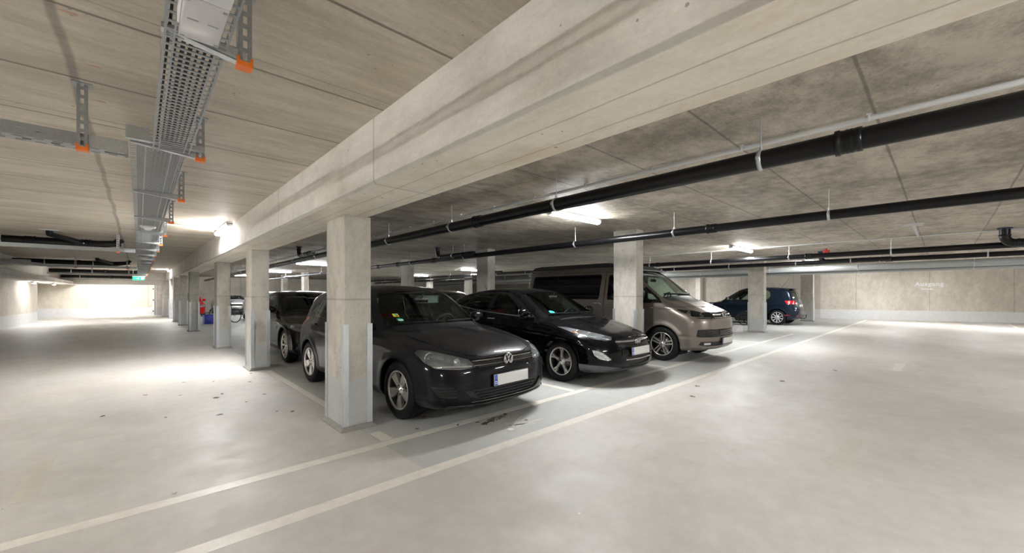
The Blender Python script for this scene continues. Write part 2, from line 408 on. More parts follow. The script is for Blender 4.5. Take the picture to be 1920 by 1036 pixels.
mb.build('arrow', M['white_plastic'], wr)

ceil_o = bpy.data.objects['ceiling']; chalk = simple('red_chalk', (.60, .36, .31), .8)
for x, y, a in ((-.214, 2.64, .1), (-.165, 3.17, .0), (-.172, 3.72, -.1), (-.24, 6.66, .0), (-.22, 7.2, .1)):
    mb = MB(); mb.prism([(x - .05, y - .004), (x - .01, y - .011), (x + .012, y - .009), (x + .015, y + .009), (x - .008, y + .010), (x - .035, y + .003)], CEIL - .0012, CEIL + .01); mb.build('chalk_mark', chalk, ceil_o)
# ================================================================ lamps
def batten(x, y, z, label, rotz=0.0, tilt=0.0, L=1.25):
    t = thing('batten_lamp', label, 'lamp', (x, y, z), rotz, 'tubular ceiling lamps'); t.rotation_euler = (tilt, 0, rotz)
    mb = MB(); mb.prism([(-.045, 0), (.045, 0), (.052, -.03), (.05, -.045), (-.05, -.045), (-.052, -.03)], -L / 2, L / 2, 'yz')
    me = mb
    o = MB(); o.v = [(p[0], p[1], p[2]) for p in mb.v]; o.f = mb.f; o.sm = mb.sm; o.mi = mb.mi
    o.build('housing', M['white_plastic'], t)
    d = MB(); pr = [(.048, -.046), (.045, -.068), (.03, -.084), (0, -.089), (-.03, -.084), (-.045, -.068), (-.048, -.046)]
    d.prism(pr, -L / 2 + .03, L / 2 - .03, 'yz'); d.build('diffuser', M['lamp_on'], t)
    for s in (-1, 1):
        e = MB(); e.prism([(.051, -.03), (.047, -.07), (.03, -.088), (-.03, -.088), (-.047, -.07), (-.051, -.03)], *sorted((s * (L / 2 - .03), s * (L / 2))), 'yz'); e.build('end_cap', M['white_plastic'], t)
    return t
batten(5.02, 3.93, CEIL, 'glowing ceiling lamp nearest above the two black hatchbacks')
batten(11.9, 3.70, CEIL, 'glowing ceiling lamp above the beige van, right of the column', L=1.6)
batten(5.15, 17.4, CEIL, 'distant glowing lamp left of the nearest column, higher of the two beside it')
batten(5.6, 24.8, CEIL, 'distant glowing lamp seen between the two nearest columns of the beam row')
batten(12.3, 16.3, CEIL, 'distant glowing lamp touching the left edge of the grey column')
batten(13.6, 23.6, CEIL, 'farthest small glowing lamp above the nearest black hatchback')
batten(5.2, 31.5, CEIL, 'lowest distant glowing lamp just left of the nearest column')
batten(1.155, 9.15, CEIL, 'glowing lamp on the side of the long beam, nearer one', PI / 2, 0, 1.5)
batten(1.155, 27.2, CEIL, 'glowing lamp on the side of the long beam, far one', PI / 2, 0)
batten(-3.12, 30.3, 1.872, 'glowing lamp under the low edge beam beyond the end of the left wall', PI / 2, 0, .5)
batten(-3.36, 27.0, 1.885, 'assumed glowing lamp under the low edge beam close against the left wall', PI / 2, 0, .6)  # assumed lamp, added to brighten the left wall here
batten(19.0, 3.6, CEIL, 'ceiling lamp above the dark blue car')
# extra ceiling lamps added to brighten the aisles and walls
OFF = 'extra ceiling lamp added to brighten the garage'
for x, y, r in ((2.6, -2.3, 0), (9.0, -3.4, 0), (16.0, -3.6, 0), (23.5, -3.0, 0), (25.6, 1.5, 0), (19, 11, 0), (25, 12, 0), (24.5, -1.0, 0), (-1.2, 32.85, 0)):
    batten(x, y, CEIL, OFF, r, L=.9 if x == 24.5 else 1.25)['group'] = 'ceiling lamps added for brightness'

for y, L_ in ((-1.2, .8), (3.9, 1.25), (14.0, 1.25)): batten(-3.80, y, 2.50, 'assumed wall lamp added to light the left aisle from outside the view', PI / 2, 0, L_)['group'] = 'assumed wall lamps beyond the picture'  # unseen lamps, assumed and added to throw the tray's shadow on the beam
# ================================================================ perforated profiles
def slotted(mb, o, u, v, L, W, pitch, slot, sw, th=0.0025):
    """flat plate from o, L along u, W along v, with one row of slots"""
    o, u, v = Vector(o), Vector(u), Vector(v); n = u.cross(v)
    def bx(a0, a1, b0, b1):
        vs = [o + u * a + v * b + n * c for a in (a0, a1) for b in (b0, b1) for c in (0, th)]
        mb.add(vs, [(0, 1, 3, 2), (4, 6, 7, 5), (0, 4, 5, 1), (2, 3, 7, 6), (0, 2, 6, 4), (1, 5, 7, 3)])
    bx(0, L, 0, (W - sw) / 2); bx(0, L, (W + sw) / 2, W)
    k = 0.0; g = pitch - slot
    while k < L - 1e-6:
        bx(k, min(k + g, L), (W - sw) / 2, (W + sw) / 2); k += pitch
def hanger(x, y, zc, label, side=-1, arm=True, w=0.045, group='cable tray hangers', arm_len=0.36):
    """U channel from the ceiling with an orange end cap and a cantilever arm under the tray"""
    t = thing('tray_hanger', label, 'hanger', (x, y, 0), group=group)
    mb = MB(); H = CEIL - zc
    slotted(mb, (-w / 2, 0, zc), (0, 0, 1), (1, 0, 0), H, w, .05, .030, .015, .003)
    mb.box(-w / 2, -w / 2 + .003, .0031, .045, zc, CEIL); mb.box(w / 2 - .003, w / 2, .0031, .045, zc, CEIL)
    mb.box(-w / 2 - .02, w / 2 + .02, -.02, .065, CEIL - .006, CEIL)
    mb.build('channel', M['hang'], t)
    c = MB(); q = .004
    c.box(-w / 2 - q, w / 2 + q, -q, .049, zc - .006, zc + .002)
    c.box(-w / 2 - q, -w / 2 + .006, -q, .049, zc + .002, zc + .032); c.box(w / 2 - .006, w / 2 + q, -q, .049, zc + .002, zc + .032); c.box(-w / 2 + .006, w / 2 - .006, -q, -.001, zc + .002, zc + .014)
    c.build('end_cap', M['orange'], t)
    if arm:
        a = MB(); z1 = zc + .062; e = side * arm_len; L = [(side * w / 2 * 0, z1 - .05), (0, z1), (e, z1), (e, z1 - .022)]
        a.prism([(side * .01, z1 - .055), (side * .01, z1), (e, z1), (e, z1 - .018)], .002, .006, 'xz')
        a.prism([(side * .01, z1 - .055), (side * .01, z1 - .052), (e, z1 - .016), (e, z1 - .018)], .002, .040, 'xz')
        a.box(*sorted((side * .01, e)), .002, .040, z1 - .003, z1); a.build('cantilever_arm', M['zinc'], t)
        b = MB(); b.cyl((side * .005, -.012, z1 - .028), (side * .005, .055, z1 - .028), .007, 8); b.cyl((side * .04, -.008, z1 - .028), (side * .04, .05, z1 - .028), .006, 8)
        b.build('bolt', M['zinc'], t)
    return t
hy = [1.95, 3.58, 5.30, 7.05, 8.75, 10.45, 12.15, 13.85, 15.55, 17.25, 18.95, 20.65, 22.35, 24.05, 25.75, 27.45, 29.15, 30.85, 32.5]
for i, y in enumerate(hy):
    nm = ['nearest', 'second', 'third', 'fourth', 'fifth', 'sixth', 'seventh', 'eighth'][i] if i < 8 else None
    lab = ('%s slotted hanger with orange cap on the right side of the long cable tray' % nm) if nm else 'far slotted hanger with orange cap in the distant end of the long cable tray'
    hanger(0.32, y, 2.303 if i else 2.296, lab, w=.048, arm_len=.36 if i else .26)
# ---------------------------------------------------------------- long cable tray, a narrow run on top of a wide one
def ladder_tray(name, label, x0, x1, y0, y1, z, h, pitch, rung):
    t = thing(name, label, 'cable tray', ((x0 + x1) / 2, y0, z)); W = (x1 - x0) / 2; L = y1 - y0
    for s in (-1, 1):
        mb = MB(); slotted(mb, (s * W, 0, 0), (0, 1, 0), (0, 0, 1), L, h, .06, .042, .03, .002)
        slotted(mb, (s * W - (0 if s < 0 else .034), 0, -.002), (0, 1, 0), (1, 0, 0), L, .034, .06, .044, .020, .002)
        mb.build('side_rail', M['tray'], t)
    mb = MB(); n = int(L / pitch)
    for k in range(n):
        y = k * pitch; mb.box(-W + .034, W - .034, y, y + rung, -.002, .0015)
    for s in ((-.33, .33) if W > .12 else ()): mb.box(s * W * 1.4 - .004, s * W * 1.4 + .004, 0, L, -.0035, -.002)
    mb.build('slotted_floor', M['tray'], t); return t
ladder_tray('cable_tray', 'narrow slotted cable tray in the near top left, carrying the white junction box', 0.068, 0.258, -1.2, 3.64, 2.332, 0.055, .044, .015)
ladder_tray('cable_tray', 'wide perforated cable tray running away down the left aisle', -0.045, 0.255, 3.62, 33.4, 2.366, 0.06, .030, .012)
random.seed(3)
for i in range(7):
    x = .088 + i * .024; pts = []; r = random.choice((.005, .006, .008)); ph = 1.0; random.random()
    for k in range(60): y = -1.15 + k * .575; pts.append((x + .002 * math.sin(y * 1.7 + ph) + (-.05 * min(1, max(0, (y - 3.6) / 3)) * (3 - i) * .12), y, 2.378 + r + (0.0 if y < 3.6 else .034) + .001 * math.sin(y * 2.3 + ph)))
    mb = MB(); mb.tube(pts, r, 6); o = mb.build('power_cable', M['cable'])
    tag(o, 'black cable lying in the long slotted cable tray', 'cable', 'cables in the long tray')
# end plate where the narrow run meets the wide one
mb = MB(); mb.box(-.062, .34, 3.555, 3.562, 2.352, 2.392); mb.box(-.062, .34, 3.52, 3.562, 2.350, 2.353); mb.box(-.062, .055, 3.555, 3.562, 2.392, 2.445)
for x in (.09, .22): mb.cyl((x, 3.535, 2.36), (x, 3.535, 2.34), .007, 8)
tag(mb.build('support_bracket', M['zinc']), 'bright steel bracket crossing under the joint of the two cable trays', 'bracket')
# junction box under the narrow tray
t = thing('junction_box', 'white square junction box with clear lid under the near cable tray', 'junction box', (0.153, 1.60, 2.33))
mb = MB(); mb.rbox(-.058, .058, -.15, .17, -.055, 0, .006); mb.rbox(-.058, .058, -.15, -.085, -.092, -.05, .005); mb.build('housing', M['white_plastic'], t)
mb = MB(); mb.rbox(-.056, .056, -.083, .168, -.095, -.056, .006); mb.build('lid', simple('milky_lid', (.70, .68, .70), .15, coat=.6), t)
for x, y in ((-.046, -.07), (.046, -.07), (-.046, .155), (.046, .155)):
    mb = MB(); mb.cyl((x, y, -.0945), (x, y, -.097), .006, 10); mb.build('screw', M['duct'], t)
for k in (-.026, .026):
    mb = MB(); mb.box(k - .014, k + .014, .03, .036, -.0965, -.0945); mb.build('lid_slot', M['duct'], t)
def smoke_head(y, label):
    t = thing('emergency_light', label, 'light fitting', (0.10, y, 2.33))
    mb = MB(); mb.lathe([(0, 0), (.075, 0), (.08, -.012), (.05, -.02), (.035, -.045), (0, -.05)], axis='z', n=24); mb.build('housing', M['white_plastic'], t)
    mb = MB(); mb.box(-.09, .09, -.05, .05, -.002, .012); mb.build('mounting_plate', M['white_plastic'], t)
smoke_head(7.9, 'small white cone shaped fitting under the long cable tray, nearer one'); smoke_head(14.6, 'small white cone shaped fitting under the long cable tray, farther one')
# exit sign hanging at the far end
t = thing('exit_sign', 'small green glowing exit sign hanging at the far end of the cable tray', 'exit sign', (0.0, 27.5, 2.12))
mb = MB(); mb.rbox(-.22, .22, -.02, .02, -.08, .08, .008); mb.build('panel', M['green_sign'], t)
mb = MB(); mb.box(-.24, .24, -.03, .03, .08, .12); mb.cyl((-.2, 0, .12), (-.2, 0, .484), .006, 6); mb.cyl((.2, 0, .12), (.2, 0, .484), .006, 6); mb.build('housing', M['white_plastic'], t)
mb = MB(); mb.box(-.02, .02, -.024, -.020, -.05, .05); mb.prism([(-.16, -.012), (-.08, -.012), (-.08, -.04), (-.02, 0), (-.08, .04), (-.08, .012), (-.16, .012)], -.024, -.020, 'xz'); mb.box(.08, .20, -.024, -.02, -.06, .06)
mb.build('pictogram', M['white_plastic'], t)
# ---------------------------------------------------------------- branch trays to the left
def branch(y, x0, z, hx, labels, w=.12):
    t = thing('branch_tray', labels, 'cable tray', (x0, y, z)); L = -.05 - x0
    for s in (0, 1):
        mb = MB(); slotted(mb, (0, s * w, 0), (1, 0, 0), (0, 0, 1), L, .07, .075, .026, .012, .002)
        slotted(mb, (0, s * (w - .045), -.002), (1, 0, 0), (0, 1, 0), L, .045, .075, .040, .014, .002); mb.build('side_rail', M['hang'], t)
    mb = MB()
    for k in range(int(L / .11)): mb.box(k * .11, k * .11 + .075, .045, w - .045, -.002, .001)
    mb.build('slotted_floor', M['tray'], t)
    mb = MB(); mb.box(L - .17, L, -.004, -.001, -.006, .072)
    for k in (.03, .06, .14): mb.cyl((L - k, -.001, .035), (L - k, -.010, .035), .006, 8)
    mb.build('splice_plate', M['zinc'], t)
    for i, x in enumerate(hx): hanger(x, y - .03, z - .03, labels.split(',')[0].replace('branch cable tray', 'hanger') + ', ' + ('right' if i == 0 else 'left') + ' of its hangers', arm=False, group='branch tray hangers', w=.045)
branch(3.50, -4.3, 2.245, (-.245, -2.2), 'near branch cable tray of pierced steel, leaving the long tray at top left')
branch(11.9, -3.8, 2.25, (-.32, -1.95), 'second branch cable tray, crossing below the first black drain pipe at left')
branch(19.8, -3.0, 2.25, (-.30, -1.55), 'third branch cable tray, in front of the second far drain pipe at left')
branch(27.2, -3.0, 2.25, (-.35, -1.6), 'fourth branch cable tray, in the far left distance')

# ================================================================ drain pipes
def ring(mb, c, r, wd, axis, n=28, th=.006):
    mb.lathe([(r, -wd / 2), (r + th, -wd / 2), (r + th, wd / 2), (r, wd / 2)], c, axis, n, close=True)
def clamp(parent, c, r, axis='y'):
    o = MB(); ring(o, c, r, .028, axis)
    for s in (-1, 1):
        d = Vector((s, 0, 0)) if axis == 'y' else Vector((0, s, 0)); q = Vector(c) + d * (r + .012)
        o.rbox(q.x - .012, q.x + .012, q.y - .012, q.y + .012, q.z - .012, q.z + .012, .003)
    p = o.build('pipe_clamp', M['zinc'], parent)
    g = MB(); g.cyl((c[0], c[1], c[2] + r), (c[0], c[1], c[2] + r + .03), .011, 6); g.cyl((c[0], c[1], c[2] + r), (c[0], c[1], CEIL - parent.location.z), .0045, 6)
    g.build('threaded_rod', M['zinc'], p)
def coupling(parent, c, r, axis='y', L=.13):
    mb = MB(); h = L / 2
    mb.lathe([(r, -h), (r + .008, -h), (r + .009, -h * .6), (r + .007, -h * .55), (r + .007, -h * .3), (r + .010, -h * .25), (r + .007, -h * .1), (r + .010, h * .1), (r + .007, h * .25), (r + .007, h * .6), (r + .014, h * .65), (r + .014, h), (r, h)], c, axis, 32)
    mb.build('pipe_coupling', M['pipe'], parent)
def pipe_run(label, x, y0, y1, z0, z1, r, clamps, couplings, mat='pipe', name='drain_pipe', group='drain pipes under the ceiling'):
    t = thing(name, label, 'pipe', (x, y0, z0), group=group)
    zz = lambda y: (z1 - z0) * (y - y0) / (y1 - y0)
    mb = MB(); N = 12; mb.tube([(0, (y1 - y0) * k / N, (z1 - z0) * k / N) for k in range(N + 1)], r, 28); mb.build('pipe_body', M[mat], t)
    for y in clamps: clamp(t, (0, y - y0, zz(y)), r)
    for y in couplings: coupling(t, (0, y - y0, zz(y)), r)
    return t
def rng_(a, b, s):
    o = []; 
    while a < b: o.append(a); a += s
    return o
pipe_run('thick black drain pipe nearest the long beam, crossing the top right', 3.25, -5.9, 33.5, 2.325, 2.235, .066, [-1.0, .885, 2.80, 4.75] + rng_(6.7, 33, 1.95), [-3, .40, 4.14, 9.6, 16.6, 25])
pipe_run('second black drain pipe, over the two black hatchbacks and the column beside the van', 6.0, -5.9, 33.5, 2.30, 2.25, .057, [-1.0, .92, 2.80, 4.70, 8.2, 10.9, 14.4] + rng_(17, 33, 2), [2.25, 9.6, 11.7, 13.1])
pipe_run('third black drain pipe, passing the small red box at the right', 12.35, -5.9, 33.5, 2.31, 2.26, .062, rng_(-5, 33, 1.93), [2.3, 6.3, 15, 22])
pipe_run('fourth black drain pipe, just above the grey pipe on the right', 15.0, -5.9, 33.5, 2.31, 2.26, .062, rng_(-4.6, 33, 1.93), [1.0, 9, 15, 22])
# grey pipes by the right wall
for dx, zz, r, l in ((20.0, 2.36, .12, 'wide grey metal pipe running before the right wall, upper one'), (20.3, 2.20, .055, 'thin pale metal pipe hanging just below the wide grey pipe on the right')):
    t = pipe_run(l, dx, -5.9, 33.5, zz + .03, zz - .10, r, rng_(-3.6, 33, 2.9), [], 'duct', 'grey_pipe', 'grey pipes before the right wall')
# elbows dropping from the ceiling
def elbow(label, x, y, z, dy, r=.05, run=.55, cat='pipe fitting'):
    t = thing('pipe_elbow', label, cat, (x, y, 0), group='elbow fittings from the ceiling')
    s = 1 if dy > 0 else -1; R = .13; pts = [(0, 0, CEIL), (0, 0, CEIL - .05), (0, 0, z + R)]
    for k in range(1, 7):
        a = k / 6 * PI / 2; pts.append((0, s * R * (1 - math.cos(a)), z + R * (1 - math.sin(a))))
    pts.append((0, s * run, z)); mb = MB(); mb.tube(pts, r, 20); mb.build('bend', M['pipe'], t)
    mb = MB(); ring(mb, (0, 0, CEIL - .012), r, .024, 'z', th=.022); mb.build('ceiling_collar', M['cap'], t)
    for q in (z + R + .02,): mb = MB(); ring(mb, (0, 0, q), r, .03, 'z', th=.008); mb.build('socket', M['pipe'], t)
    for q in (R + .04, run * .72): mb = MB(); ring(mb, (0, s * q, z), r, .035, 'y', th=.008); mb.build('socket', M['pipe'], t)
    clamp(t, (0, s * run * .45, z), r + .003)
elbow('black elbow pipe dropping from the ceiling left of the nearest column', 3.12, 8.75, 2.36, -1, .05, 1.1)
elbow('black elbow pipe dropping from the ceiling beside the second column', 3.10, 11.6, 2.36, -1, .05, 1.2)
elbow('black elbow pipe joining the second drain pipe above the nearest hatchback', 5.88, 9.25, 2.33, -1, .055, 1.6)
elbow('black elbow pipe at the right edge of the picture, by the green paint mark', 12.0, -.80, 2.31, -1, .075, 1.2)
elbow('small black elbow pipe left of the grey column in the distance', 12.2, 15.4, 2.36, -1, .05, 1.6)
elbow('black elbow pipe just below the small red box', 14.75, 2.45, 2.30, -1, .06, 1.5)
mb = MB(); mb.rbox(13.88, 14.02, 2.13, 2.27, 2.47, 2.56, .008); mb.box(13.93, 13.97, 2.18, 2.22, 2.55, CEIL)
tag(mb.build('red_box', M['red']), 'small bright red box above the third black drain pipe', 'box')
# conduits
def conduit(label, pts, r, clips=(), name='conduit'):
    t = thing(name, label, 'conduit', (0, 0, 0), group='electrical conduits on the ceiling')
    mb = MB(); mb.tube(pts, r, 12); mb.build('tube', M['conduit'], t)
    for c in clips:
        m_ = MB(); ring(m_, c, r, .018, 'y' if pts[0][0] == pts[-1][0] else 'x', 14, .003); m_.box(c[0] - .012, c[0] + .012, c[1] - .012, c[1] + .012, c[2] + r, CEIL); m_.build('clip', M['conduit'], t)
conduit('pale conduit running along the ceiling beside the nearest thick drain pipe', [(3.70, -5.9, 2.572), (3.70, 33.5, 2.572)], .019, [(3.70, y, 2.572) for y in rng_(-1.25, 33, .80)])
conduit('thin white conduit running along the ceiling through the lamp above the van', [(12.15, -5.9, 2.58), (12.15, 33.5, 2.58)], .014, [(12.15, y, 2.58) for y in rng_(-1.3, 33, 1.1)])
conduit('thin conduit from the cable tray to the nearer lamp on the beam side', [(0.26, 9.35, 2.585), (1.06, 9.35, 2.585), (1.10, 9.35, 2.585)], .012, [(.65, 9.35, 2.585)])
conduit('thin conduit from the cable tray to the far lamp on the beam side', [(0.26, 27.1, 2.585), (1.06, 27.1, 2.585), (1.10, 27.1, 2.585)], .012, [(.65, 27.1, 2.585)])
t = thing('conduit_tee', 'white T shaped conduit piece on the ceiling, right of the lamp above the van', 'conduit', (11.55, .36, 2.585))
mb = MB(); mb.box(-1.42, .60, -.018, .018, -.01, .018); mb.build('channel', M['conduit'], t)
mb = MB(); mb.box(-1.50, -1.42, -.13, .13, -.02, .018); mb.build('cross_piece', M['conduit'], t)
# black drain pipes crossing the left aisle in the distance
def cross_pipe(label, y, x1, z, r, drop=None):
    X0 = -3.88 if y < 17.5 else -3.05
    t = thing('drain_pipe', label, 'pipe', (X0, y, z), group='drain pipes across the left aisle'); L = x1 - X0
    mb = MB(); mb.tube([(0, 0, 0), (L - .35, 0, 0), (L, 0, .05)], [r, r, r * .75], 22); mb.build('pipe_body', M['pipe'], t)
    for q in rng_(.7, L - .5, 1.15): clamp(t, (q, 0, 0), r, 'x')
    for q in (L - .55, L - 1.35): coupling(t, (q, 0, 0), r, 'x', .16)
    mb = MB(); mb.tube([(L - .12, 0, .02), (L + .02, 0, CEIL - z)], r * .8, 16); mb.build('riser', M['pipe'], t)
    if drop:
        mb = MB(); mb.tube([(drop, -1.0, CEIL - z - .01), (drop, -1.0, CEIL - z - .08), (drop + .35, -.1, .02)], .05, 12); mb.build('diagonal_branch', M['pipe'], t)
        mb = MB(); mb.rbox(drop - .13, drop + .13, -1.1, -.9, CEIL - z - .015, CEIL - z, .004); mb.build('ceiling_collar', M['collar_plate'], t)
cross_pipe('thick black drain pipe crossing the left aisle, nearest and highest in the picture', 12.9, -.30, 2.46, .085, 2.6)
cross_pipe('second black drain pipe crossing the left aisle', 20.9, -.25, 2.46, .085, 2.0)
cross_pipe('third black drain pipe crossing the left aisle', 28.3, .15, 2.44, .10, None)
cross_pipe('farthest black drain pipe crossing the left aisle', 32.2, .20, 2.30, .08, None)
mb = MB(); mb.prism([(-3.08, 16.4), (-2.15, 16.4), (-1.95, 16.9), (-3.08, 16.9)], 2.12, 2.20); mb.rbox(-3.08, -2.1, 16.45, 16.6, 2.20, 2.26, .01)
tag(mb.build('sheet_metal_duct', M['duct']), 'flat grey sheet metal duct at the left edge below the ceiling pipes', 'duct')
mb = MB(); mb.tube([(0.12, 33.3, 2.40), (.5, 33.3, 2.45), (.85, 33.2, 2.40), (1.0, 33.1, 2.15), (1.02, 33.1, 1.9)], .035, 8)
tag(mb.build('cable_bundle', M['cable']), 'black cable bundle curving down beside the dark wall end in the far distance', 'cable')

for y, l in ((3.75, 'tiny orange capped hanger above the grey pipe, right of the blue car'), (4.15, 'tiny orange capped hanger above the grey pipe, middle one over the blue car'), (4.6, 'tiny orange capped hanger above the grey pipe, leftmost over the blue car')):
    hanger(21.2, y, 2.42, l, arm=True, w=.09, group='tiny hangers above the grey pipe', arm_len=.5)
# ================================================================ cars: a smooth body surface, cut into panels
def chaikin(P, n=2):
    P = np.array(P, float)
    for _ in range(n):
        Q = np.roll(P, -1, 0); P = np.stack([P * .75 + Q * .25, P * .25 + Q * .75], 1).reshape(-1, 2)
    return P
def sdf_grid(poly, S, Z):
    px, pz = np.meshgrid(S, Z, indexing='ij'); d = np.full(px.shape, 1e9); ins = np.zeros(px.shape, bool)
    n = len(poly)
    for i in range(n):
        a = poly[i]; b = poly[(i + 1) % n]; e = b - a; L = e @ e
        if L < 1e-12: continue
        wx, wz = px - a[0], pz - a[1]; t = np.clip((wx * e[0] + wz * e[1]) / L, 0, 1)
        d = np.minimum(d, np.hypot(wx - e[0] * t, wz - e[1] * t))
        c = (a[1] <= pz) != (b[1] <= pz)
        if abs(e[1]) > 1e-12: ins ^= c & (px < a[0] + (pz - a[1]) / e[1] * e[0])
    return np.where(ins, -d, d)
class Interp2:
    def __init__(s, g, S, Z): s.g = g; s.s0 = S[0]; s.z0 = Z[0]; s.h = S[1] - S[0]; s.n = g.shape
    def __call__(s, x, z):
        a = np.clip((x - s.s0) / s.h, 0, s.n[0] - 1.001); b = np.clip((z - s.z0) / s.h, 0, s.n[1] - 1.001)
        i = a.astype(int); j = b.astype(int); u = a - i; v = b - j; g = s.g
        return g[i, j] * (1 - u) * (1 - v) + g[i + 1, j] * u * (1 - v) + g[i, j + 1] * (1 - u) * v + g[i + 1, j + 1] * u * v
def smax(a, b, k):
    h = np.clip(k - np.abs(a - b), 0, None) / k; return np.maximum(a, b) + h * h * k * .25
def smin(a, b, k): return -smax(-a, -b, k)
def curve(pts, n=240):
    x = np.array([p[0] for p in pts], float); y = np.array([p[1] for p in pts], float)
    X = np.linspace(x[0], x[-1], n); Y = np.interp(X, x, y)
    k = max(3, n // 24); ker = np.hanning(k + 2)[1:-1]; ker /= ker.sum()
    Y = np.convolve(np.pad(Y, k, mode='edge'), ker, 'same')[k:-k]
    return lambda v: np.interp(v, X, Y)

class Body:
    def __init__(s, C):
        s.C = C; L = C['L']
        S = np.arange(-.6, L + .6, .015); Z = np.arange(-.3, C['H'] + .5, .015)
        s.low = Interp2(sdf_grid(chaikin(C['low']), S, Z), S, Z); s.gh = Interp2(sdf_grid(chaikin(C['gh']), S, Z), S, Z)
        s.W = curve(C['plan']); s.ins = curve(C['side']); s.gw = curve(C['gplan']); s.wz = curve(C['gside'])
    def F(s, P):
        C = s.C; x = P[:, 0]; y = P[:, 1]; z = P[:, 2]; ax = np.abs(x); L = C['L']
        wf = np.clip(1 - (y - .25) / .9, 0, 1); wr = np.clip(1 - (L - .2 - y) / .8, 0, 1)
        sh = (C['pf'] * ax ** 4 + C.get('pf2', .05) * ax ** 2) * wf; sr = (C['pr'] * ax ** 4 + .04 * ax ** 2) * wr
        crown = C.get('hood_crown', .06) * ax ** 2
        lip = C.get('vee', 0) * np.exp(-((ax - C.get('vee_x', .42)) / .12) ** 2) * np.clip(1 - np.abs(y - .6) / .7, 0, 1)
        fl = s.low(y - sh + sr, z + crown * (z > .3) - lip)
        w = s.W(y) - s.ins(z)
        for wy in (C['wf'], C['wr']):
            r = np.hypot(y - wy, z - C['wz']); w = w + C.get('flare', .014) * np.exp(-((r - C['ar'] - .01) / .055) ** 2)
        for z0, amp, wd, sl in C.get('creases', ()): w = w + amp * np.clip(1 - np.abs(z - (z0 + sl * (y - L / 2))) / wd, 0, 1)
        f1 = smax(fl, ax - w, C.get('edge', .12))
        mid = C['gmid']; t = 1 / (1 + np.exp((y - mid) / .12)); t2 = 1 / (1 + np.exp(-(y - C['grear']) / .12))
        g = s.gh(y - C['kw'] * ax ** 2 * t + C['kr'] * ax ** 2 * t2, z + C['roof_crown'] * ax ** 2)
        f2 = smax(g, (ax - s.gw(y) * s.wz(z)) * .95, C.get('gedge', .07))
        return smin(f1, f2, C.get('blend', .05))
    def grad(s, P, e=.004):
        G = np.zeros_like(P)
        for i in range(3):
            d = np.zeros(3); d[i] = e; G[:, i] = s.F(P + d) - s.F(P - d)
        n = np.linalg.norm(G, axis=1, keepdims=True); return G / np.maximum(n, 1e-9), n[:, 0] / (2 * e)
    def project(s, P, it=2):
        for _ in range(it):
            G, m = s.grad(P); P = P - G * np.clip(s.F(P) / np.maximum(m, .3), -.02, .02)[:, None]
        return P
    def mesh(s, h):
        C = s.C; nx = int(1.1 / h) ; X = (np.arange(-nx, nx) + .5) * h; Y = np.arange(-.12, C['L'] + .12, h); Z = np.arange(.02, C['H'] + .12, h)
        g = np.stack(np.meshgrid(X, Y, Z, indexing='ij'), -1).reshape(-1, 3)
        f = np.concatenate([s.F(q) for q in np.array_split(g, 8)]).reshape(len(X), len(Y), len(Z))
        sg = f < 0; n = f.shape
        cnt = np.zeros((n[0] - 1, n[1] - 1, n[2] - 1, 3)); num = np.zeros(cnt.shape[:3])
        # edge crossings summed into the cells round them
        for ax in range(3):
            sl0 = [slice(None)] * 3; sl1 = [slice(None)] * 3; sl0[ax] = slice(0, -1); sl1[ax] = slice(1, None)
            a = f[tuple(sl0)]; b = f[tuple(sl1)]; cr = (a < 0) != (b < 0)
            I = np.argwhere(cr); t = (a[cr] / (a[cr] - b[cr]))[:, None]
            p = np.stack([X[I[:, 0]], Y[I[:, 1]], Z[I[:, 2]]], 1); dv = np.zeros(3); dv[ax] = h; p = p + dv * t
            o = [k for k in range(3) if k != ax]
            for d0 in (0, -1):
                for d1 in (0, -1):
                    J = I.copy(); J[:, o[0]] += d0; J[:, o[1]] += d1
                    ok = np.all((J >= 0) & (J < np.array(cnt.shape[:3])), 1); J = J[ok]
                    np.add.at(cnt, tuple(J.T), p[ok]); np.add.at(num, tuple(J.T), 1)
        idx = -np.ones(num.shape, int); act = num > 0; idx[act] = np.arange(act.sum())
        V = cnt[act] / num[act][:, None]; Q = []
        for ax in range(3):
            sl0 = [slice(None)] * 3; sl1 = [slice(None)] * 3; sl0[ax] = slice(0, -1); sl1[ax] = slice(1, None)
            a = sg[tuple(sl0)]; b = sg[tuple(sl1)]; I = np.argwhere(a != b); o = [(ax + 1) % 3, (ax + 2) % 3]
            q = []
            for d0, d1 in ((0, 0), (-1, 0), (-1, -1), (0, -1)):
                J = I.copy(); J[:, o[0]] += d0; J[:, o[1]] += d1; q.append(J)
            ok = np.ones(len(I), bool)
            for J in q: ok &= np.all((J >= 0) & (J < np.array(idx.shape)), 1)
            F4 = np.stack([idx[tuple(J[ok].T)] for J in q], 1); flip = ~a[tuple(I[ok].T)]
            F4[flip] = F4[flip][:, ::-1]; Q.append(F4)
        return s.project(V, 3), np.concatenate(Q)
    def side(s, y, z, sg=1):
        """outermost x of the surface at (y, z)"""
        y = np.atleast_1d(np.array(y, float)); z = np.atleast_1d(np.array(z, float)); lo = np.full(y.shape, .2); hi = np.full(y.shape, 1.2)
        for _ in range(22):
            m = (lo + hi) / 2; ins = s.F(np.stack([m, y, z], 1)) < 0; lo = np.where(ins, m, lo); hi = np.where(ins, hi, m)
        return np.stack([sg * lo, y, z], 1)
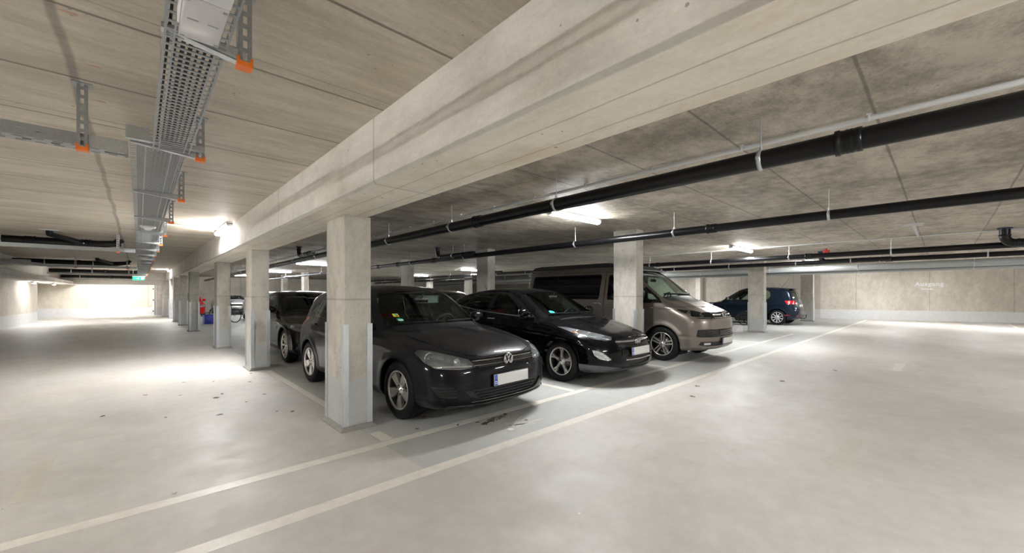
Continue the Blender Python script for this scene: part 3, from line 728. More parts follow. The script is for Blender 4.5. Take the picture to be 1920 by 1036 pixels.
    def front(s, x, z, rear=False):
        x = np.atleast_1d(np.array(x, float)); z = np.atleast_1d(np.array(z, float)); L = s.C['L']
        # march inwards from outside to the first inside point
        y = np.full(x.shape, L + .3 if rear else -.3); st = -.02 if rear else .02; done = np.zeros(x.shape, bool)
        for _ in range(150):
            ins = s.F(np.stack([x, y, z], 1)) < 0; done |= ins; y = np.where(done, y, y + st)
        lo = y - st; hi = y.copy()
        for _ in range(12):
            m = (lo + hi) / 2; ins = s.F(np.stack([x, m, z], 1)) < 0; hi = np.where(ins, m, hi); lo = np.where(ins, lo, m)
        return np.stack([x, hi, z], 1)
    def top(s, x, y):
        x = np.atleast_1d(np.array(x, float)); y = np.atleast_1d(np.array(y, float)); z = np.full(x.shape, s.C['H'] + .2); done = np.zeros(x.shape, bool)
        for _ in range(160):
            ins = s.F(np.stack([x, y, z], 1)) < 0; done |= ins; z = np.where(done, z, z - .01)
        return np.stack([x, y, z], 1)

VIEWS = {'side': (lambda c: (c[1], c[2])), 'front': (lambda c: (c[0], c[2])), 'rear': (lambda c: (c[0], c[2])), 'top': (lambda c: (c[0], c[1]))}
def inset_poly(P, d):
    """inward by d; works for either winding"""
    P = [Vector((*p, 0)) for p in P]; n = len(P); A = sum(P[i].x * P[(i + 1) % n].y - P[(i + 1) % n].x * P[i].y for i in range(n)); s = 1 if A > 0 else -1
    out = []
    for i in range(n):
        a = (P[i] - P[i - 1]).normalized(); b = (P[(i + 1) % n] - P[i]).normalized()
        na = Vector((-a.y, a.x, 0)) * s; nb = Vector((-b.y, b.x, 0)) * s; m = (na + nb)
        if m.length < 1e-6: m = na
        m.normalize(); k = d / max(.35, m.dot(na)); q = P[i] + m * k; out.append((q.x, q.y))
    return out
def rounded(P, r=.03, n=3):
    """round the corners of a polygon"""
    P = [Vector((*p, 0)) for p in P]; N = len(P); out = []
    for i in range(N):
        a = P[i - 1] - P[i]; b = P[(i + 1) % N] - P[i]; rr = min(r, a.length * .45, b.length * .45)
        p0 = P[i] + a.normalized() * rr; p1 = P[i] + b.normalized() * rr
        for k in range(n + 1):
            t = k / n; q = p0 * (1 - t) ** 2 + P[i] * 2 * t * (1 - t) + p1 * t * t; out.append((q.x, q.y))
    return out
def in_poly(p, P):
    c = False; n = len(P); x, y = p
    for i in range(n):
        x1, y1 = P[i]; x2, y2 = P[(i + 1) % n]
        if (y1 > y) != (y2 > y) and x < x1 + (y - y1) / (y2 - y1) * (x2 - x1): c = not c
    return c
class Cutter:
    def __init__(s, B, h):
        V, Q = B.mesh(h); s.B = B; s.h = h; s.bm = bmesh.new()
        vs = [s.bm.verts.new(p) for p in V.tolist()]
        for q in Q.tolist():
            if len(set(q)) == 4:
                try: s.bm.faces.new([vs[i] for i in q])
                except ValueError: pass
        s.reg = s.bm.faces.layers.int.new('reg'); s.bm.normal_update()
        s.bk = {}
        L = B.C['L']
        for f in s.bm.faces:
            c = f.calc_center_median(); n = f.normal
            if n.x > .22 or c.x > .55: s.bk.setdefault('side1', set()).add(f)
            if n.x < -.22 or c.x < -.55: s.bk.setdefault('side-1', set()).add(f)
            if n.y < -.10 and c.y < 2.3 and c.z > .12: s.bk.setdefault('front', set()).add(f)
            if n.y > .10 and c.y > L - 1.4: s.bk.setdefault('rear', set()).add(f)
            if n.z > .3 and c.z > .5: s.bk.setdefault('top', set()).add(f)
        s.regs = [None]
    def cut(s, P, view, sg=0, test=None, name=None, only0=True, nmin=None):
        key = view + (str(sg) if view == 'side' else ''); bk = s.bk.get(key, set()); pr = VIEWS[view]; pad = s.h * 1.2
        u0 = min(p[0] for p in P) - pad; u1 = max(p[0] for p in P) + pad; v0 = min(p[1] for p in P) - pad; v1 = max(p[1] for p in P) + pad
        S = set()
        for f in list(bk):
            if not f.is_valid: bk.discard(f); continue
            c = f.calc_center_median(); q = pr(c)
            if u0 < q[0] < u1 and v0 < q[1] < v1 and (test is None or test(c, f.normal)): S.add(f)
        new_all = set()
        D = {'side': Vector((1, 0, 0)), 'front': Vector((0, 1, 0)), 'rear': Vector((0, 1, 0)), 'top': Vector((0, 0, 1))}[view]
        def p3(p): return Vector({'side': (0, p[0], p[1]), 'front': (p[0], 0, p[1]), 'rear': (p[0], 0, p[1]), 'top': (p[0], p[1], 0)}[view])
        for i in range(len(P)):
            a = P[i]; b = P[(i + 1) % len(P)]
            if math.hypot(a[0] - b[0], a[1] - b[1]) < 1e-6: continue
            A = p3(a); n = (p3(b) - A).cross(D).normalized()
            lu0, lu1 = min(a[0], b[0]) - .002, max(a[0], b[0]) + .002; lv0, lv1 = min(a[1], b[1]) - .002, max(a[1], b[1]) + .002
            cand = []
            for f in S:
                us = [pr(v.co) for v in f.verts]; fu = [q[0] for q in us]; fv = [q[1] for q in us]
                if min(fu) > lu1 or max(fu) < lu0 or min(fv) > lv1 or max(fv) < lv0: continue
                ds = [(v.co - A).dot(n) for v in f.verts]
                if min(ds) < -1e-5 and max(ds) > 1e-5: cand.append(f)
            if not cand: continue
            geom = list({v for f in cand for v in f.verts}) + list({e for f in cand for e in f.edges}) + cand
            for f in cand: S.discard(f)
            r = bmesh.ops.bisect_plane(s.bm, geom=geom, dist=1e-5, plane_co=A, plane_no=n)
            nf = [g for g in r['geom'] if isinstance(g, bmesh.types.BMFace)]
            S.update(nf); new_all.update(nf)
        for k in s.bk: s.bk[k].update(f for f in new_all if f.is_valid)
        if name is not None:
            s.regs.append(name); rid = len(s.regs) - 1
            for f in S:
                if f.is_valid and (not only0 or f[s.reg] == 0) and in_poly(pr(f.calc_center_median()), P):
                    if nmin and nmin(f.normal) is False: continue
                    f[s.reg] = rid
            return rid
        return S
    def panel(s, P, view, name, gap=.0035, sg=0, test=None, seam='seam'):
        """a panel with a narrow open seam round it"""
        s.cut(inset_poly(P, -gap), view, sg, test); rid = s.cut(inset_poly(P, gap), view, sg, test, name)
        s.cut(inset_poly(P, -gap), view, sg, test, seam); return rid
    def split(s):
        """region -> (verts, faces)"""
        out = {}; s.bm.verts.index_update()
        for f in s.bm.faces:
            d = out.setdefault(f[s.reg], ({}, [])); d[1].append([d[0].setdefault(v, len(d[0])) for v in f.verts])
        res = {}
        for rid, (vm, fs) in out.items():
            V = np.array([tuple(v.co) for v in vm]); res.setdefault(s.regs[rid], []).append((V, fs))
        s.bm.free(); return res
def surf_obj(B, V, fs, name, mats, parent, push=0.0, wall=0.0, wall_mat=0, fmat=0):
    """mesh from a cut region with exact normals; push moves it in along the normal, wall adds a rim back out"""
    G, _ = B.grad(V, .006); k = len(V); P = V - G * push; F = [tuple(f) for f in fs]; mi = [fmat] * len(F); N = [tuple(g) for g in G]
    if wall:
        e = {}
        for f in fs:
            for i in range(len(f)):
                a, b = f[i], f[(i + 1) % len(f)]
                e[(a, b)] = 1
        bd = [(a, b) for a, b in e if (b, a) not in e]; vs = sorted({q for p in bd for q in p}); m = {q: k + i for i, q in enumerate(vs)}
        P = np.concatenate([P, V[vs] - G[vs] * (push - wall)]); 
        for a, b in bd: F.append((b, a, m[a], m[b])); mi.append(wall_mat)
    me = bpy.data.meshes.new(name); me.from_pydata([tuple(p) for p in P], [], F)
    for m_ in (mats if isinstance(mats, (list, tuple)) else [mats]): me.materials.append(m_)
    me.polygons.foreach_set('material_index', mi); me.polygons.foreach_set('use_smooth', [i < len(fs) for i in range(len(F))]); me.update()
    if not wall: me.normals_split_custom_set_from_vertices(N)
    o = bpy.data.objects.new(name, me); COL.objects.link(o)
    if parent is not None: o.parent = parent
    return o
def ribbon(B, pts3, wd, th, mb, lift=0.0, mat=0):
    """a raised strip that follows the surface through pts3"""
    P = np.array(pts3, float); G, _ = B.grad(P); T = np.gradient(P, axis=0); T /= np.maximum(np.linalg.norm(T, axis=1, keepdims=True), 1e-9)
    Bn = np.cross(G, T); Bn /= np.maximum(np.linalg.norm(Bn, axis=1, keepdims=True), 1e-9); n = len(P)
    wd = np.array(wd if isinstance(wd, (list, tuple, np.ndarray)) else [wd] * n)[:, None] / 2; P = P + G * lift
    prof = [P - Bn * wd - G * .01, P - Bn * wd + G * th * .6, P - Bn * wd * .6 + G * th, P + Bn * wd * .6 + G * th, P + Bn * wd + G * th * .6, P + Bn * wd - G * .01]
    vs = [tuple(prof[j][i]) for i in range(n) for j in range(6)]
    fs = [(i * 6 + j, i * 6 + (j + 1) % 6, (i + 1) * 6 + (j + 1) % 6, (i + 1) * 6 + j) for i in range(n - 1) for j in range(6)]
    fs += [tuple(range(6)), tuple(reversed(range((n - 1) * 6, n * 6)))]
    return mb.add(vs, fs, False, mat)

# ---------------------------------------------------------------- car materials
def paint(name, col, metal=0.0, rough=.3, dust=0.0, flake=0.0, coat=1.0):
    m = NT(name); c = col
    m.set(Metallic=metal, Roughness=rough); m.b.inputs['Specular IOR Level'].default_value = .06; m.b.inputs['Coat Weight'].default_value = coat * .52; m.b.inputs['Coat Roughness'].default_value = .035
    if dust:
        n = m.noise(3.0, 5, .6); k = m.rng(n, .35, .7, dust * .3, dust)
        sp = m.math('MULTIPLY', m.math('LESS_THAN', m.voro(26), .10), m.math('GREATER_THAN', m.noise(6), .46))
        sp2 = m.math('MULTIPLY', m.math('LESS_THAN', m.voro(55), .13), m.math('GREATER_THAN', m.noise(4), .5))
        k = m.math('ADD', k, m.math('MULTIPLY', m.math('MAXIMUM', sp, sp2), dust * 3), clamp=True)
        g = m.new('ShaderNodeNewGeometry'); sx = m.new('ShaderNodeSeparateXYZ'); m.link(g.outputs['Normal'], sx.inputs[0])
        k = m.math('MULTIPLY', k, m.rng(sx.outputs[2], .55, .97, .01, 1.0))   # dust settles on what faces up
        m.base(m.mix(k, c, (.30, .29, .28))); m.put(m.b.inputs['Coat Roughness'], m.rng(n, .3, .7, .03, .03 + dust * .4)); m.put(m.b.inputs['Roughness'], m.rng(n, .3, .7, rough, rough + .1))
    else: m.base(c)
    return m.m
def glass_mat(name, tint, dens):
    m = NT(name); t = m.new('ShaderNodeBsdfTransparent'); t.inputs[0].default_value = (*tint, 1)
    g = m.new('ShaderNodeBsdfGlossy'); g.inputs['Roughness'].default_value = .02; g.inputs[0].default_value = (.9, 1, .97, 1)
    fr = m.new('ShaderNodeFresnel'); fr.inputs[0].default_value = 1.5
    x = m.new('ShaderNodeMixShader'); m.link(m.math('ADD', m.math('MULTIPLY', fr.outputs[0], dens), .012), x.inputs[0]); m.link(t.outputs[0], x.inputs[1]); m.link(g.outputs[0], x.inputs[2])
    m.link(x.outputs[0], m.out.inputs[0]); return m.m
M['glass'] = glass_mat('window_glass', (.62, .74, .68), 1.0)
M['privacy'] = simple('dark_privacy_glass', (.003, .003, .004), .04, coat=.3)
M['lens'] = glass_mat('lamp_lens', (.93, .95, .96), .9)
M['chrome'] = simple('chrome', (.82, .82, .84), .10, 1.0)
M['satin'] = simple('satin_metal', (.62, .62, .63), .25, 1.0)
M['alloy'] = simple('alloy_wheel', (.66, .63, .60), .30, .8); M['alloy_pale'] = simple('pale_alloy', (.72, .72, .73), .35, .35); M['alloy_dark'] = simple('dark_alloy', (.05, .05, .052), .4, .5)
M['tyre'] = simple('tyre_rubber', (.0085, .0085, .009), .62, noise=.2); M['tyre'].node_tree.nodes['Principled BSDF'].inputs['Specular IOR Level'].default_value = .25
M['blk'] = simple('black_plastic', (.010, .010, .011), .45); M['blk_gloss'] = simple('gloss_black', (.006, .006, .007), .08, coat=.5)
M['dark'] = simple('wheel_arch_black', (.004, .004, .004), .9); M['cloth'] = simple('seat_cloth', (.022, .022, .025), .9); M['lining'] = simple('pale_headlining', (.45, .47, .44), .9)
M['plate'] = simple('plate_white', (.86, .86, .84), .45); M['plate_blue'] = simple('plate_blue', (.01, .09, .62), .4)
M['refl'] = simple('lamp_reflector', (.95, .96, .97), .18, .75); M['red_lens'] = simple('red_lens', (.55, .008, .01), .12, coat=.6); M['amber'] = simple('amber_lens', (.85, .28, .02), .2, coat=.5)
M['badge_green'] = simple('badge_green', (.0, .30, .16), .4); M['badge_teal'] = simple('badge_teal', (.02, .55, .48), .4); M['yellow'] = simple('sticker_yellow', (.85, .80, .05), .5)

# ---------------------------------------------------------------- wheels
def spoke_poly(r0, r1, w0, w1, skew=0.0):
    return [(r0, -w0 / 2), (r1, -w1 / 2 + skew), (r1, w1 / 2 + skew), (r0, w0 / 2)]
def make_wheel(parent, x, y, R, width, rim, spokes, sg=1, style='five', alloy='alloy', steer=0.0, rot=0.0, detail=True):
    """outer face at x (sign sg outwards)"""
    t = bpy.data.objects.new('wheel', None); COL.objects.link(t); t.parent = parent; t.location = (x - sg * width / 2, y, R); t.rotation_euler = (rot, 0, steer); t.empty_display_size = .1
    h = width / 2; n = 96 if detail else 40; mb = MB(); q = sg
    prof = [(rim, -h * .82), (rim + .012, -h * .98), ((R + rim) / 2, -h * 1.04), (R - .022, -h * .93), (R - .006, -h * .80)]
    g = [-.62, -.56, -.22, -.16, .16, .22, .56, .62]
    for i, k in enumerate(g): prof.append((R - (.007 if (i % 4) in (1, 2) else 0) if i % 2 else R - (0 if (i % 4) in (0,) else .007), h * k))
    prof = prof[:5] + [(R, -h * .62), (R - .007, -h * .60), (R - .007, -h * .55), (R, -h * .53), (R, -h * .06), (R - .007, -h * .04), (R - .007, h * .04), (R, h * .06), (R, h * .53), (R - .007, h * .55), (R - .007, h * .60), (R, h * .62)] + [(R - .006, h * .80), (R - .022, h * .93), ((R + rim) / 2 + .01, h * 1.04), (rim + .014, h * .99), (rim, h * .84)]
    vs = []; N = len(prof)
    for i, (r, o) in enumerate(prof):
        for k in range(n):
            a = 2 * PI * k / n; rr = r - (.004 if (abs(o) > h * .6 and r > R - .03 and (k // 1) % 2 == 0) else 0)
            vs.append((q * o, rr * math.cos(a), rr * math.sin(a)))
    fs = [(i * n + k, i * n + (k + 1) % n, (i + 1) * n + (k + 1) % n, (i + 1) * n + k) for i in range(N - 1) for k in range(n)]
    mb.add(vs, fs, True); mb.build('tyre', M['tyre'], t)
    mb = MB(); mb.lathe([(rim + .002, q * h * .86), (rim + .008, q * h * .90), (rim - .004, q * h * .93), (rim - .012, q * h * .86), (rim - .016, q * h * .5), (rim - .03, -q * h * .6), (rim - .01, -q * h * .9)], n=56, mat=0)
    # lip ring bright, barrel dark
    lip = MB(); lip.lathe([(rim + .006, q * h * .88), (rim + .004, q * h * .955), (rim - .008, q * h * .955), (rim - .014, q * h * .80)], n=64)
    xo = q * h * .80; xi = q * h * .80 - q * .035
    def extr(poly, a, x0=None, x1=None, dish=.012):
        n_ = len(poly); ca, sa = math.cos(a), math.sin(a); vs = []
        for xx, sc in ((xi, 1.12), (xo, 1.0)):
            for r, tt in poly:
                tt = tt * sc; vs.append((xx - q * dish * (1 - r / rim), r * ca - tt * sa, r * sa + tt * ca))
        lip.add(vs, [tuple(range(n_)), tuple(range(n_, 2 * n_))] + [(i, (i + 1) % n_, n_ + (i + 1) % n_, n_ + i) for i in range(n_)])
    rr = rim - .008
    for k in range(spokes):
        a = 2 * PI * k / spokes + PI / 2
        if style == 'five':            # broad spokes with a grooved face
            extr([(.03, -.028), (rr, -.058), (rr, -.016), (.05, -.008)], a); extr([(.03, .028), (rr, .058), (rr, .016), (.05, .008)], a)
            extr([(.03, -.01), (rr, -.018), (rr, .018), (.03, .01)], a, dish=.022)
        elif style == 'split':         # spokes flaring into a Y towards the rim
            extr([(.03, -.020), (rim * .60, -.014), (rr, -.040), (rr, -.012), (rim * .72, 0), (rr, .012), (rr, .040), (rim * .60, .014), (.03, .020)], a)
        elif style == 'twin':          # two narrow bars per spoke
            for s_ in (-1, 1): extr([(.03, s_ * .012), (rr, s_ * .016), (rr, s_ * .048), (.03, s_ * .028)], a)
        else: extr([(.03, -.016), (rr, -.019), (rr, .019), (.03, .016)], a)
    lip.lathe([(0, xo + q * .006), (.028, xo + q * .006), (.033, xo), (.062, xo - q * .006), (.068, xo - q * .03)], n=32)
    lip.build('rim', M[alloy], t)
    mb.build('rim_barrel', M['alloy_dark'], t)
    d = MB(); d.lathe([(0, xi - q * .03), (rim * .66, xi - q * .03), (rim * .66, xi - q * .05), (0, xi - q * .05)], n=32); d.build('brake_disc', simple_cached('brake_steel', (.16, .15, .14), .4, .8), t)
    c = MB(); c.lathe([(0, xo + q * .010), (.024, xo + q * .009), (.027, xo + q * .004)], n=24); c.build('hub_cap', M['satin'], t)
    if detail:
        b = MB()
        for k in range(5):
            a = 2 * PI * (k + .5) / 5 + PI / 2; b.cyl((xo - q * .01, .048 * math.cos(a), .048 * math.sin(a)), (xo + q * .002, .048 * math.cos(a), .048 * math.sin(a)), .009, 6)
        b.build('wheel_bolt', M['blk'], t)['kind'] = 'stuff'
    return t
_cache = {}
def simple_cached(n, *a, **k):
    if n not in _cache: _cache[n] = simple(n, *a, **k)
    return _cache[n]
def emblem_round(r, letters=True):
    """ring with the two stacked letters, in the xz plane facing -y"""
    mb = MB(); mb.lathe([(r * .86, .002), (r * .86, -.006), (r * .90, -.009), (r * .97, -.009), (r, -.004), (r, .002)], axis='y', n=48)
    def bar(a, b, w=.15):
        a = Vector(a) * r; b = Vector(b) * r; t = (b - a).normalized(); nn = Vector((-t.y, t.x)) * r * w / 2
        mb.prism([tuple(a - nn), tuple(b - nn), tuple(b + nn), tuple(a + nn)], -.008, 0, 'xz')
    for s in (-1, 1):
        bar((s * .36, .80), (s * .02, .14)); bar((s * .80, .38), (s * .38, -.76)); bar((s * .38, -.76), (s * .03, .02))
    return mb
def emblem_oval(r):
    mb = MB(); n = 40; vs = []
    for sc, yy in ((1, .002), (1, -.006), (.86, -.006), (.86, .002)):
        for k in range(n): a = 2 * PI * k / n; vs.append((r * sc * math.cos(a), yy, r * .56 * (sc - (.06 if sc < 1 else 0)) * math.sin(a)))
    mb.add(vs, [(j * n + k, j * n + (k + 1) % n, ((j + 1) % 4) * n + (k + 1) % n, ((j + 1) % 4) * n + k) for j in range(4) for k in range(n)], True)
    for s in (-1, 1): mb.prism([(r * (s * .36 - .30 * .5 + .02), -r * .36), (r * (s * .36 - .30 * .5 + .24), -r * .40), (r * (s * .36 + .15 + .10), r * .40), (r * (s * .36 + .15 - .12), r * .38)], -.007, 0, 'xz')
    mb.prism([(-r * .30, -r * .13), (r * .30, r * .01), (r * .32, r * .13), (-r * .28, r * .0)], -.007, 0, 'xz'); return mb
def plate(parent, pos, normal, w=.52, h=.114, blue=True, name='number_plate'):
    n = Vector(normal).normalized(); ux_ = Vector((0, 0, 1)).cross(n).normalized(); uz_ = n.cross(ux_)
    if ux_.x * (-n.y) < 0: pass
    Mx = Matrix(((ux_.x, -n.x, uz_.x, pos[0]), (ux_.y, -n.y, uz_.y, pos[1]), (ux_.z, -n.z, uz_.z, pos[2]), (0, 0, 0, 1)))
    mb = MB(); mb.rbox(-w / 2 - .008, w / 2 + .008, -.010, .004, -h / 2 - .016, h / 2 + .006, .003, M=Mx); o = mb.build('plate_holder', M['blk'], parent)
    mb = MB(); mb.rbox(-w / 2, w / 2, -.013, -.009, -h / 2, h / 2, .002, 1, M=Mx, mat=0); p = mb.build(name, M['plate'], o)
    if blue:
        mb = MB(); mb.box(-w / 2 + .003, -w / 2 + .045, -.0142, -.010, -h / 2 + .003, h / 2 - .003, M=Mx); mb.build('country_band', M['plate_blue'], o)
        text_part('D', .045, M['plate'], o, Mx @ Matrix.Translation((-w / 2 + .024, -.0145, -.026)) @ Matrix.Rotation(PI / 2, 4, 'X'), 'country_letter', .0006, .001)
        mb = MB()
        for k in range(12):
            a = k * PI / 6; cx, cz = -w / 2 + .024 + .012 * math.cos(a), .024 + .012 * math.sin(a); mb.box(cx - .0016, cx + .0016, -.0148, -.0138, cz - .0016, cz + .0016, M=Mx)
        mb.build('star_ring', M['yellow'], o)
    return o
def seat(parent, x, y, mat, name='front_seat', w=.50, z=.28, back=.62, headrest=True):
    R = Matrix.Translation((x, y, z)); mb = MB(); mb.rbox(-w / 2, w / 2, 0, .50, .06, .22, .05, 3, M=R)
    Rb = R @ Matrix.Translation((0, .48, .14)) @ Matrix.Rotation(-.32, 4, 'X'); mb.rbox(-w / 2 + .02, w / 2 - .02, -.06, .08, 0, back, .05, 3, M=Rb)
    o = mb.build(name, mat, parent)
    if headrest:
        h = MB(); h.rbox(-.13, .13, -.04, .05, back + .04, back + .22, .04, 3, M=Rb); h.cyl(tuple(Rb @ Vector((-.06, 0, back - .03))), tuple(Rb @ Vector((-.06, 0, back + .06))), .006, 6); h.cyl(tuple(Rb @ Vector((.06, 0, back - .03))), tuple(Rb @ Vector((.06, 0, back + .06))), .006, 6)
        h.build('headrest', mat, o)
    return o
def interior(t, C, B):
    """C['cab'] = (dash y, dash z, front seat y, rear seat y, steering side)"""
    dy, dz, fy, ry = C['cab'][:4]; sw = C.get('seat_x', .36); sz = C.get('seat_z', .26)
    mb = MB(); mb.rbox(-.66, .66, dy - .25, dy + .22, dz - .35, dz, .06, 3); mb.rbox(sw - .17, sw + .17, dy + .05, dy + .24, dz - .05, dz + .045, .04, 3); mb.build('dashboard', M['blk'], t)
    for s in (-1, 1): seat(t, s * sw, fy, M['cloth'], z=sz, back=C.get('seat_back', .62))
    if ry:
        seat(t, 0, ry, M['cloth'], 'rear_bench', 1.25, sz + .02, .55, False)
    # steering wheel on the driver's side (car's left = +x when the nose points to -y)
    c = Vector((sw, dy + .33, dz - .0)); Rm = Matrix.Translation(c) @ Matrix.Rotation(math.radians(-62), 4, 'X')
    mb = MB(); pts = [Rm @ Vector((.185 * math.cos(k * PI / 16), .185 * math.sin(k * PI / 16), 0)) for k in range(32)]
    mb.tube(pts, .016, 10, closed=True)
    for a in (0, PI, -PI / 2): mb.tube([Rm @ Vector((.04 * math.cos(a), .04 * math.sin(a), 0)), Rm @ Vector((.18 * math.cos(a), .18 * math.sin(a), 0))], .014, 8)
    mb.lathe([(0, -.02), (.06, -.015), (.07, .01)], axis='z', n=20); k = len(mb.v) - 60
    for i in range(k, len(mb.v)): mb.v[i] = tuple(Rm @ Vector(mb.v[i]))
    mb.build('steering_wheel', M['blk'], t)
    my, mz = C['mirror_in']; mb = MB(); mb.rbox(-.11, .11, my, my + .035, mz - .035, mz + .035, .014, 3); mb.cyl((0, my, mz + .03), (0, my - .03, mz + .10), .01, 8); mb.build('rear_view_mirror', M['blk'], t)
def wing_mirror(t, C, B, sg, mat):
    y, z = C['mirror']; p = B.side(y, z, sg)[0]; o = MB(); Mx = Matrix.Translation((p[0] + sg * .12, y + .01, z + C.get('mirror_up', .06)))
    bm = bmesh.new(); bmesh.ops.create_uvsphere(bm, u_segments=20, v_segments=12, radius=1)
    sx, sy, sz = C.get('mirror_size', (.115, .075, .075)); vs = []
    for v in bm.verts:
        c = v.co.copy(); c.y = min(c.y, .45); vs.append(Mx @ Vector((c.x * sx * (1 + .12 * c.z * sg), c.y * sy, c.z * sz)))
    bm.verts.index_update(); o.add(vs, [tuple(v.index for v in f.verts) for f in bm.faces], True); bm.free()
    w_ = o.build('wing_mirror', mat, t)
    a = MB(); a.tube([(p[0] - sg * .03, y, z - .02), (p[0] + sg * .05, y, z + .0), (p[0] + sg * .10, y, z + .03)], [.03, .022, .03], 10); a.build('mirror_arm', M['blk'], w_)
    g = MB(); g.rbox(*sorted((p[0] + sg * .03, p[0] + sg * .21)), y + .038, y + .046, z + C.get('mirror_up', .06) - .05, z + C.get('mirror_up', .06) + .05, .012); g.build('mirror_glass', M['refl'], w_)
def tube_on(B, pts, r, name, mat, parent, lift=.0):
    P = np.array(pts); G, _ = B.grad(P); P = P + G * lift; mb = MB(); mb.tube([tuple(p) for p in P], r, 8); return mb.build(name, mat, parent)
def wheel_arch(t, B, C, wy, sg, lip_mat, r=None, lip=.022):
    r = r or C['ar']; zc = C['wz']; A = np.linspace(math.radians(-38), math.radians(218), 40); z = zc + r * np.sin(A); y = wy + r * np.cos(A); ok = z > C['sill'] + .0
    y, z = y[ok], z[ok]; P = B.side(y, z, sg); n = len(P); mb = MB()
    vs = [tuple(p) for p in P] + [(p[0] - sg * lip, wy + (p[1] - wy) * .985, zc + (p[2] - zc) * .985) for p in P]
    mb.add(vs, [(i, i + 1, n + i + 1, n + i) for i in range(n - 1)], True); mb.build('arch_lip', lip_mat, t)
    A = np.linspace(math.radians(-30), math.radians(210), 24); mb = MB(); x0 = .52 * sg; x1 = (P[:, 0].min() if sg < 0 else P[:, 0].max()) - sg * .022
    if sg < 0: x1 = P[:, 0].max() - sg * -.0 - sg * .02
    else: x1 = P[:, 0].min() - .02
    vs = []
    for a in A: 
        for x in (x0, x1): vs.append((x, wy + r * .995 * math.cos(a), max(.10, zc + r * .995 * math.sin(a))))
    m = len(A); mb.add(vs, [(2 * i, 2 * i + 2, 2 * i + 3, 2 * i + 1) for i in range(m - 1)], True)
    mb.add([(x0, wy + r * math.cos(a), max(.10, zc + r * math.sin(a))) for a in A], [tuple(range(m))]); mb.build('wheel_housing', M['dark'], t)
def circle(c, r, n=28): return [(c[0] + r * math.cos(2 * PI * k / n), c[1] + r * math.sin(2 * PI * k / n)) for k in range(n)]
def grid_line(P0, P1, n): return [tuple(np.array(P0) * (1 - k / n) + np.array(P1) * k / n) for k in range(n + 1)]
def polyl(pts, step=.04):
    o = []
    for a, b in zip(pts[:-1], pts[1:]):
        n = max(1, int(math.hypot(a[0] - b[0], a[1] - b[1]) / step)); o += [(a[0] + (b[0] - a[0]) * k / n, a[1] + (b[1] - a[1]) * k / n) for k in range(n)]
    return o + [pts[-1]]

def build_car(C, label, loc, rotz=0.0):
    B = Body(C); t = thing(C.get('kind_name', 'car'), label, C.get('cat', 'car'), loc, rotz); K = Cutter(B, C['h']); pm = C['paint']
    # wheel openings
    for wy in (C['wf'], C['wr']):
        for sg in (1, -1): K.cut(circle((wy, C['wz']), C['ar']), 'side', sg, lambda c, n: abs(c.x) > .5 and c.x * sg > 0, 'void')
    for r in C['regions']: 
        nm, view, poly = r['n'], r['v'], r['p']; 
        if r.get('round'): poly = rounded(poly, r['round'], 3)
        sides = [0]
        if view == 'side': sides = [1, -1]
        elif r.get('mir'): sides = [1, -1]
        for sg in sides:
            P = poly if (view == 'side' or sg >= 0 or sg == 0) else [(-a, b) for a, b in poly]
            tst = (lambda c, n, sg=sg: c.x * sg > .25) if view == 'side' else None
            if r.get('test'): tst = (lambda c, n, f=r['test']: f(c, n))
            tail = ('|%d' % sg) if sg else ''
            if r.get('seam', False): K.panel(P, view, nm + tail, r.get('gap', .0035), sg, tst, 'seam')
            else: K.cut(P, view, sg, tst, nm + tail)
    R = K.split(); mats = C['mats']; out = {}
    for key, parts in R.items():
        base = (key or 'body').split('|')[0]
        if base == 'void': continue
        V = []; Fc = []
        for v, f in parts: o_ = sum(len(q) for q in V); V.append(v); Fc += [[i + o_ for i in q] for q in f]
        V = np.concatenate(V)
        if base in ('body',) : out[key or 'body'] = surf_obj(B, V, Fc, 'body_shell', pm, t); continue
        if base == 'seam': 
            o = surf_obj(B, V, Fc, 'panel_seam', M['dark'], t, push=.010); out['seam'] = o; continue
        name, mat, par, push, wall = mats[base]
        sg = key.split('|')[1] if '|' in key else ''
        o = surf_obj(B, V, Fc, name, mat, t, push, wall); out[key] = o; o['_par'] = (par + ('|' + sg if sg and (par + '|' + sg) in R else '')) if par else ''
        if C.get('lamp_lens') and base in C['lamp_lens']:
            q = surf_obj(B, V, Fc, 'lamp_glass', M['lens'], None); q.parent = o
    for k, o in out.items():
        p = o.get('_par', '')
        if p and p in out: o.parent = out[p]
        if '_par' in o: del o['_par']
    for wy in (C['wf'], C['wr']):
        for sg in (1, -1): wheel_arch(t, B, C, wy, sg, C.get('arch_mat', pm))
    if C.get('cab'): interior(t, C, B)
    x = C['track']
    for wy in (C['wf'], C['wr']):
        for sg in (1, -1): make_wheel(t, sg * x, wy, C['R'], C['tw'], C['rim'], C['spokes'], sg, C['style'], C.get('alloy', 'alloy'), steer=C.get('steer', 0) if wy == C['wf'] else 0, rot=C.get('rot', 0.3), detail=C.get('detail', True))
    # side sills underbody block so that nothing shows through below
    mb = MB(); mb.box(-.60, .60, .45, C['L'] - .4, C['sill'] + .0, C['sill'] + .10); mb.build('underbody', M['dark'], t)
    return t, B, out
